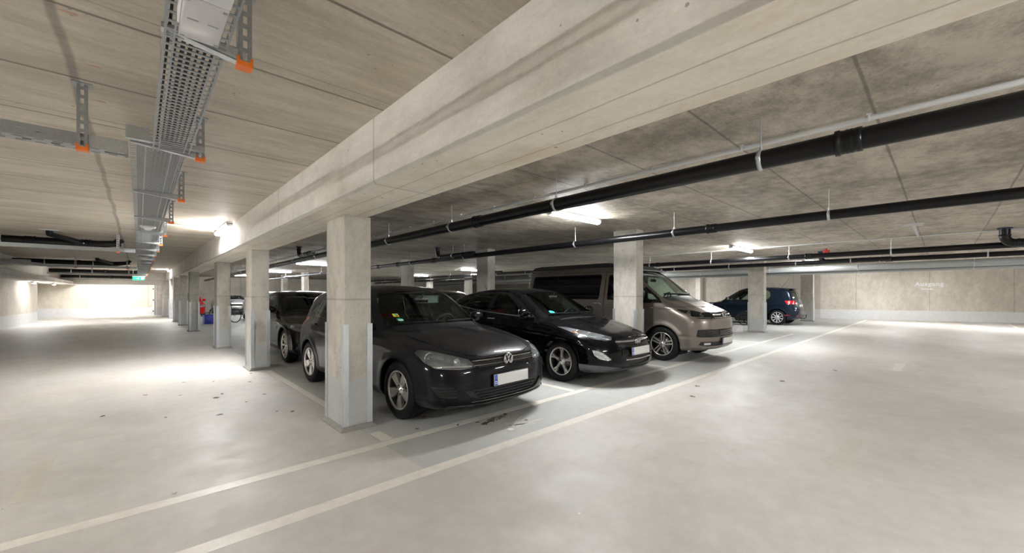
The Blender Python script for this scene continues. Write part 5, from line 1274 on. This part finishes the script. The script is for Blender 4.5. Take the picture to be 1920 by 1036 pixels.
GP['regions'] = [
    R_('fglass', 'side', [(1.52, 1.03), (1.86, 1.30), (2.10, 1.44), (2.45, 1.475), (2.50, 1.045)], round=.04), R_('rglass', 'side', [(2.60, 1.05), (2.57, 1.475), (3.02, 1.46), (3.16, 1.38), (3.18, 1.20), (3.08, 1.06)], round=.05),
    R_('qglass', 'side', [(1.12, 1.02), (1.42, 1.025), (1.44, 1.20)], round=.02), R_('frame', 'side', [(1.05, 1.0), (1.4, 1.22), (1.82, 1.44), (2.1, 1.485), (3.05, 1.485), (3.2, 1.40), (3.22, 1.18), (3.1, 1.03), (2.0, 1.01)], round=.03),
    R_('windshield', 'front', sym([(0, 1.04), (.64, 1.02), (.55, 1.42), (.25, 1.50), (0, 1.51)]), round=.03, test=lambda c, n: n.y < -.2 and c.y > .85 and abs(n.x) < .62),
    R_('rear_win', 'rear', sym([(0, 1.08), (.60, 1.08), (.62, 1.2), (.54, 1.50), (0, 1.52)]), round=.05, test=lambda c, n: n.y > .18),
    R_('tail', 'rear', [(.50, .90), (.60, .875), (.90, .88), (.90, 1.01), (.70, 1.03), (.52, 1.01)], mir=1, round=.02, test=lambda c, n: n.y > .02 and c.y > 3.4),
    R_('bumper', 'rear', sym([(0, .20), (.95, .20), (.95, .60), (.70, .64), (0, .64)]), seam=True, gap=.003, test=lambda c, n: c.y > 3.7),
    R_('lamp', 'front', [(.45, .66), (.60, .64), (.84, .68), (.87, .83), (.62, .80)], mir=1, test=lambda c, n: n.y < -.12 and c.y < .8),
    R_('front_door', 'side', [(1.40, .30), (1.34, .80), (1.30, 1.0), (1.80, 1.46), (2.1, 1.50), (2.53, 1.515), (2.55, .30)], seam=True, gap=.003),
    R_('rear_door', 'side', [(2.56, .30), (2.54, 1.515), (3.06, 1.50), (3.24, 1.42), (3.26, 1.05), (3.34, .80), (3.12, .60), (3.03, .42), (3.02, .30)], seam=True, gap=.003), R_('sill', 'side', [(1.2, .12), (1.2, .235), (3.1, .245), (3.1, .12)])]
gp, PB, PO = build_car(GP, 'dark blue hatchback seen from its rear corner, with tow bar, by the far right wall', (21.05, 8.33, 0), PI); gp.scale = (1, 1, 1.035)
def gp_details():
    for s in (1, -1):
        L_ = PO['tail|%d' % s]
        for x, z, r in ((.66, .95, .045), (.80, .955, .04)):
            p = PB.front(s * x, z, True)[0]; mb = MB(); mb.lathe([(0, .008), (r * .9, .006), (r, 0)], (p[0], p[1], p[2]), 'y', 20); mb.build('lamp_disc', M['plate'], L_)
        mb = MB(); P = PB.front(s * np.array([.55, .68]), [.40, .40], True); ribbon(PB, P, .03, .006, mb); mb.build('reflector', M['red_lens'], gp)
        mb = MB(); P = PB.side(np.linspace(3.72, 3.90, 5), [.42] * 5, s); ribbon(PB, P, .03, .006, mb); mb.build('reflector', M['red_lens'], gp)
        wing_mirror(gp, GP, PB, s, pb)
        for d, y, z in (('front_door', 2.32, .93), ('rear_door', 3.02, .95)): mb = MB(); P = PB.side(np.linspace(y, y + .18, 8), [z] * 8, s); ribbon(PB, P, .028, .03, mb); mb.build('door_handle', pb, PO['%s|%d' % (d, s)])
    mb = MB(); mb.tube([(0, 4.0, .28), (0, 4.24, .27), (0, 4.31, .30), (0, 4.32, .40)], .017, 10); mb.lathe([(0, .03), (.02, .022), (.027, 0), (.02, -.022), (.012, -.03)], (0, 4.32, .42), 'z', 16); mb.build('tow_bar', M['blk'], gp)
    mb = MB(); mb.tube([(0, 3.42, 1.575), (0, 3.20 + .5, 1.95)], [.008, .003], 6); mb.build('aerial', M['blk'], gp)
    mb = MB(); mb.rbox(-.50, .50, 3.80, 3.93, 1.50, 1.525, .01); mb.build('roof_spoiler', pb, gp)
    p = PB.front(0, .80, True)[0]; e = emblem_round(.055); o = e.build('badge', M['chrome'], gp, (0, p[1] + .012, .95)); o.rotation_euler = (0, 0, PI)
    mb = MB(); mb.rbox(-.26, .26, p[1] - .005, p[1] + .012, .74, .855, .003); mb.build('number_plate', M['plate'], gp)
gp_details()

ME = dict(GOLF); ME.update(L=4.70, H=1.43, h=.03, wf=.84, wr=3.66, ar=.365, style='ten', spokes=10, R=.335, wz=.335, rim=.235, rot=.3,
    low=[(.40, .17), (.08, .20), (.0, .34), (.0, .56), (.05, .68), (.14, .74), (.35, .80), (.8, .88), (1.2, .94), (1.45, .96), (2.0, .95), (3.0, .97), (4.0, .99), (4.5, .97), (4.62, .92), (4.68, .75), (4.70, .55), (4.66, .34), (4.5, .22), (2.2, .17)],
    gh=[(1.28, .84), (1.42, .96), (1.80, 1.18), (2.15, 1.34), (2.45, 1.41), (2.8, 1.43), (3.2, 1.41), (3.7, 1.28), (4.1, 1.08), (4.35, .95), (4.2, .8), (1.5, .8)],
    gside=[(.7, .875), (.95, .83), (1.1, .77), (1.25, .70), (1.36, .64), (1.5, .60)], gmid=2.3, cab=(1.62, .90, 2.0, 2.95), mirror_in=(1.95, 1.24), mirror=(1.82, .965), vee=.02, vee_x=.40, gplan=[(1.2, .86), (1.6, .93), (2.1, .985), (2.6, 1.0), (3.4, .96), (4.0, .88), (4.4, .8)],
    plan=[(-.1, .76), (.05, .82), (.25, .87), (.55, .895), (.9, .905), (2.6, .905), (3.6, .90), (4.2, .87), (4.8, .76)])
pme = paint('warm_black', (.012, .010, .009), .3, .25); ME['paint'] = pme; ME['mats'] = mats_std(pme); ME['lamp_lens'] = ('lamp',)
ME['regions'] = [R_('fglass', 'side', [(1.92, .965), (2.2, 1.18), (2.42, 1.29), (2.72, 1.325), (2.75, .975)], round=.04), R_('rglass', 'side', [(2.84, .975), (2.80, 1.325), (3.15, 1.30), (3.55, 1.16), (3.62, 1.0)], round=.04),
    R_('windshield', 'front', sym([(0, .99), (.64, .975), (.52, 1.29), (.25, 1.345), (0, 1.352)]), round=.03, test=lambda c, n: n.y < -.2 and c.y > 1.2 and abs(n.x) < .62),
    R_('hood', 'top', sym([(0, .12), (.40, .16), (.60, .40), (.70, .9), (.72, 1.36), (.45, 1.26), (0, 1.22)]), seam=True, gap=.003),
    R_('lamp', 'front', [(.46, .63), (.80, .645), (.88, .70), (.86, .78), (.62, .76), (.50, .70)], mir=1, round=.02, test=lambda c, n: n.y < -.12 and c.y < .8),
    R_('grille', 'front', sym([(0, .44), (.34, .45), (.40, .60), (.34, .70), (0, .71)]), round=.02, test=lambda c, n: c.y < .5),
    R_('vent', 'front', [(.50, .26), (.78, .28), (.82, .42), (.66, .46), (.50, .36)], mir=1, round=.03, test=lambda c, n: c.y < .7),
    R_('rear_win', 'rear', sym([(0, 1.0), (.55, 1.0), (.5, 1.25), (0, 1.28)]), round=.03, test=lambda c, n: n.y > .25),
    R_('front_door', 'side', [(1.74, .30), (1.66, .80), (1.72, .955), (2.18, 1.30), (2.4, 1.345), (2.77, 1.36), (2.80, .30)], seam=True, gap=.003)]
me_, MBo, MO = build_car(ME, 'far black saloon parked behind the nearest black hatchback, beside the second column', (2.985, 8.03, 0), .01)
for s in (1, -1):
    L_ = MO['lamp|%d' % s]
    for x, z in ((.58, .70), (.70, .705), (.80, .72)): dish(L_, MBo, s * x, z, .032, .04, .012)
    wing_mirror(me_, ME, MBo, s, pme); tube_on(MBo, MBo.top(np.linspace(s * .62, s * .38, 14), np.linspace(1.20, .30, 14)), .006, 'bonnet_crease', pme, me_, -.002)
mb = MB(); mb.rbox(-.26, .26, MBo.front(0, .40)[0][1] - .02, MBo.front(0, .40)[0][1], .35, .46, .003); mb.build('number_plate', M['plate'], me_)

def far_car(base, label, loc, rotz, col, metal, H=None, extra=None, hh=.045):
    C = dict(base); C['h'] = hh; C['detail'] = False
    if extra: C.update(extra)
    p = paint(label.split()[0] + '_paint', col, metal, .3); C['paint'] = p; C['mats'] = mats_std(p); C['lamp_lens'] = ('lamp',)
    keep = ('fglass', 'rglass', 'windshield', 'rear_win', 'lamp', 'grille', 'lgrille', 'frame', 'hood', 'tail'); C['regions'] = [q for q in base['regions'] if q['n'] in keep]
    t, B, O = build_car(C, label, loc, rotz)
    for s in (1, -1): wing_mirror(t, C, B, s, p); dish(O['lamp|%d' % s], B, s * .70, .69, .06, .05, .012)
    pp = B.front(0, .47)[0]; mb = MB(); mb.rbox(-.26, .26, pp[1] - .02, pp[1], .41, .52, .003); mb.build('number_plate', M['plate'], t); return t
far_car(GOLF, 'red small car glimpsed between far columns, one round headlamp showing', (2.15, 29.3, 0), .0, (.62, .012, .012), 0.0, extra=dict(rot=.1)).scale = (.84, .86, .95)
RS = dict(H=1.30, gh=[(1.30, .82), (1.42, .95), (1.70, 1.12), (1.95, 1.22), (2.2, 1.255), (2.5, 1.25), (2.9, 1.15), (3.3, 1.0), (3.5, .9), (3.2, .8), (1.5, .78)], gside=[(.7, .885), (.95, .82), (1.1, .72), (1.25, .62), (1.5, .56)], gmid=1.9, grear=2.9, mirror_in=(1.72, 1.12))
far_car(GOLF, 'silver low car with dark windscreen behind the far bicycle', (4.55, 30.6, 0), .0, (.45, .46, .47), .8, extra=RS)
far_car(GOLF, 'white car mostly hidden behind the second column, front wheel showing', (5.02, 22.3, 0), .0, (.75, .76, .78), 0.0)
far_car(GOLF, 'brown car whose roof shows between the two black hatchbacks', (9.3, 11.5, 0), .0, (.055, .018, .012), .3)

# ================================================================ bicycles and loose things
def bicycle(label, loc, rotz, col=(.012, .012, .014), rad=.34, white=False):
    t = thing('bicycle', label, 'bicycle', loc, rotz); fm = simple_cached('frame_%g' % col[0], col, .3, coat=.5)
    for k, x in enumerate((0, 1.05)):
        w_ = bpy.data.objects.new('wheel', None); COL.objects.link(w_); w_.parent = t; w_.location = (x, 0, rad)
        mb = MB(); mb.tube([(rad * .96 * math.cos(a), 0, rad * .96 * math.sin(a)) for a in [2 * PI * i / 48 for i in range(48)]], .018, 8, closed=True); mb.build('tyre', M['tyre'], w_)
        mb = MB(); mb.tube([(rad * .89 * math.cos(a), 0, rad * .89 * math.sin(a)) for a in [2 * PI * i / 48 for i in range(48)]], .010, 6, closed=True); mb.build('rim', M['satin'], w_)
        mb = MB(); mb.cyl((0, -.04, 0), (0, .04, 0), .02, 10)
        for i in range(28): a = 2 * PI * i / 28; mb.tube([(0, .03 * (-1) ** i, 0), (rad * .88 * math.cos(a), 0, rad * .88 * math.sin(a))], .0014, 4, caps=False)
        mb.build('spokes', M['satin'], w_)
    F = {'bb': (.47, 0, .30), 'seat': (.32, 0, .80), 'head': (.84, 0, .82), 'headl': (.88, 0, .68), 'ra': (0, 0, rad), 'fa': (1.05, 0, rad)}
    mb = MB()
    for a, b, r in (('bb', 'seat', .016), ('seat', 'head', .016), ('bb', 'headl', .018), ('head', 'headl', .02)): mb.tube([F[a], F[b]], r, 10)
    for s in (-.05, .05):
        mb.tube([(F['ra'][0], s, rad), (F['bb'][0], s * .5, .30)], .009, 8); mb.tube([(F['ra'][0], s, rad), (F['seat'][0], s * .3, .76)], .008, 8)
    mb.build('frame', fm, t)
    mb = MB()
    for s in (-.05, .05): mb.tube([(1.05, s, rad), (.96, s, .58), (.89, s * .6, .66)], .010, 8)
    mb.build('fork', fm, t)
    mb = MB(); mb.tube([(.84, 0, .82), (.81, 0, .98)], .014, 8); mb.tube([(.72, -.29, 1.0), (.80, -.12, 1.0), (.83, 0, .99), (.80, .12, 1.0), (.72, .29, 1.0)], .012, 8)
    mb.build('handlebar', M['blk'], t)
    mb = MB(); mb.tube([(.32, 0, .78), (.28, 0, .92)], .013, 8); mb.build('seat_post', M['satin'], t)
    mb = MB(); mb.prism([(.12, -.07), (.20, -.08), (.36, -.03), (.44, -.012), (.44, .012), (.36, .03), (.20, .08), (.12, .07)], .92, .96); mb.build('saddle', M['blk'], t)
    mb = MB(); mb.lathe([(0, -.01), (.09, -.008), (.09, .0), (0, .002)], (.47, -.05, .30), 'y', 20); mb.tube([(.47, -.06, .30), (.56, -.07, .18)], .009, 6); mb.tube([(.47, .06, .30), (.38, .07, .42)], .009, 6)
    mb.rbox(.52, .60, -.15, -.07, .165, .19, .006); mb.rbox(.34, .42, .07, .15, .405, .43, .006); mb.build('crankset', M['blk'], t)
    for x, a0, a1 in ((0, .3, 2.6), (1.05, .7, 2.5)):
        mb = MB(); A = np.linspace(a0, a1, 14); mb.tube([(x + (rad + .03) * math.cos(a), 0, rad + (rad + .03) * math.sin(a)) for a in A], .02, 6, sx=.3); mb.build('mudguard', M['blk'], t)
    mb = MB(); mb.rbox(-.05, -.02, -.03, .03, rad + .30, rad + .36, .006); mb.build('rear_reflector', M['red_lens'], t)
    return t
bicycle('black bicycle standing in front of the silver car, beside the third column', (2.65, 23.42, 0), -.9)
bicycle('black bicycle standing by the dark blue car, beyond the nose of the van', (19.5, 7.0, 0), PI / 2 - .05)
t = thing('bicycle_trailer', 'black bicycle trailer with net cover left of the column before the blue car', 'trailer', (19.30, 5.25, 0))
mb = MB(); mb.prism([(.0, .22), (.10, .40), (.55, .62), (.75, .58), (.95, .30), (.90, .20), (.1, .18)], -.27, .27, 'yz'); mb.build('tub', M['blk'], t)
for s in (-.31, .31):
    mb = MB(); mb.tube([(s, .55 + .22 * math.cos(a), .24 + .22 * math.sin(a)) for a in [2 * PI * i / 32 for i in range(32)]], .018, 8, closed=True); mb.cyl((s - .02, .55, .24), (s + .02, .55, .24), .03, 10)
    for i in range(12): a = 2 * PI * i / 12; mb.tube([(s, .55, .24), (s, .55 + .21 * math.cos(a), .24 + .21 * math.sin(a))], .002, 4)
    mb.build('wheel', M['tyre'], t)
mb = MB(); mb.tube([(.1, .95, .26), (.1, 1.35, .30)], .014, 8); mb.build('drawbar', M['white_plastic'], t)
mb = MB()
for k in range(9): mb.tube([(-.275, .10 + k * .09, .24), (-.275, .20 + k * .085, .24 + .30 * math.sin(.5 + k * .25))], .004, 4); 
mb.build('net_cover', M['satin'], t)
# blue crate
t = thing('plastic_crate', 'blue plastic crate on the floor left of the third column', 'crate', (2.34, 22.55, 0), .1)
mb = MB(); mb.rbox(-.22, .22, -.2, .2, 0, .38, .02); mb.build('tub', M['blue_crate'], t)
mb = MB(); mb.rbox(-.235, .235, -.215, .215, .36, .41, .012); mb.build('rim', M['blue_crate'], t)
# white wheel chock by the column before the blue car
mb = MB(); mb.prism([(-.16, 0), (.16, 0), (.16, .16), (.10, .22), (-.02, .18)], -.12, .12, 'xz'); o = mb.build('wheel_chock', M['white_plastic'], loc=(15.75, 5.05, 0)); o.rotation_euler = (0, 0, -.6)
tag(o, 'small white wedge on the floor left of the column before the blue car', 'wedge')
# fallen leaves and paper scraps
leafm = simple('dry_leaf', (.16, .085, .03), .8, noise=.4); leafd = simple('dark_leaf', (.06, .04, .022), .8)
random.seed(11)
def leaf(x, y, s, mat, label, group, cat='leaf', name='dry_leaf'):
    n = 9; a0 = random.random() * 6.28; vs = [(0, 0, .006)]; 
    for k in range(n):
        a = a0 + 2 * PI * k / n; r = s * (1 + .5 * math.cos(2 * (a - a0))) * random.uniform(.75, 1.1); vs.append((r * math.cos(a), r * math.sin(a), .0022 + random.random() * s * .25))
    mb = MB(); mb.add(vs, [(0, 1 + k, 1 + (k + 1) % n) for k in range(n)]); k = len(vs)
    mb.add([(v[0], v[1], v[2] - .0015) for v in vs], [(0, 1 + (q + 1) % n, 1 + q) for q in range(n)]); o = mb.build(name, mat, loc=(x, y, 0)); tag(o, label, cat, group)
FL = [(.75, 6.45), (.90, 6.75), (1.05, 6.0), (.62, 5.6), (1.25, 6.35), (.40, 6.9), (1.1, 5.3), (.2, 5.9), (1.32, 5.1), (.85, 7.6), (1.2, 7.2), (.5, 7.9), (.1, 7.3), (1.35, 8.0), (-.3, 6.3), (1.0, 8.9)]
for x, y in FL: leaf(x + random.uniform(-.08, .08), y + random.uniform(-.1, .1), random.uniform(.014, .026), random.choice((leafm, leafd)), 'small dry brown leaf on the left aisle floor near the second column', 'dry leaves on the left aisle')
for x, y in ((2.62, 3.35), (2.05, 3.60), (2.42, 3.42), (3.05, 3.05), (2.30, 3.9)): leaf(x, y, .017, leafm, 'tiny dry leaf on the bay floor before the nearest black hatchback', 'dry leaves before the nearest car')
for x, y in ((5.35, 2.25), (6.0, 2.45), (9.0, 1.3), (7.3, 1.7)): leaf(x, y, .028, leafm, 'small dry leaf on the open floor right of the long painted line', 'dry leaves on the right aisle')
wm = simple('paper_scrap', (.8, .8, .78), .7)
leaf(.18, 3.58, .016, wm, 'small white paper scrap on the floor at lower left', None, 'paper scrap', 'paper_scrap'); leaf(1.99, 1.53, .010, wm, 'small white paper scrap on the floor at lower right', None, 'paper scrap', 'paper_scrap')
# patch of wet mud and leaf litter before the bumper
mb = MB(); random.seed(5)
for k in range(90):
    u = random.random(); x = 2.62 + .42 * u + random.gauss(0, .012); y = 3.26 + .10 * u + random.gauss(0, .028) * (1 - abs(u - .5)); s = random.uniform(.006, .02); a = random.random() * 6.28; n = 6
    vs = [(x + s * random.uniform(.6, 1.2) * math.cos(a + 2 * PI * i / n), y + .7 * s * random.uniform(.6, 1.2) * math.sin(a + 2 * PI * i / n), .0016 + random.random() * .004) for i in range(n)]
    mb.add(vs, [tuple(range(n))])
o = mb.build('leaf_litter', simple('mud_litter', (.11, .075, .035), .7, noise=.5)); tag(o, 'brown patch of mud and leaf crumbs before the nearest car bumper', 'litter', kind='stuff')
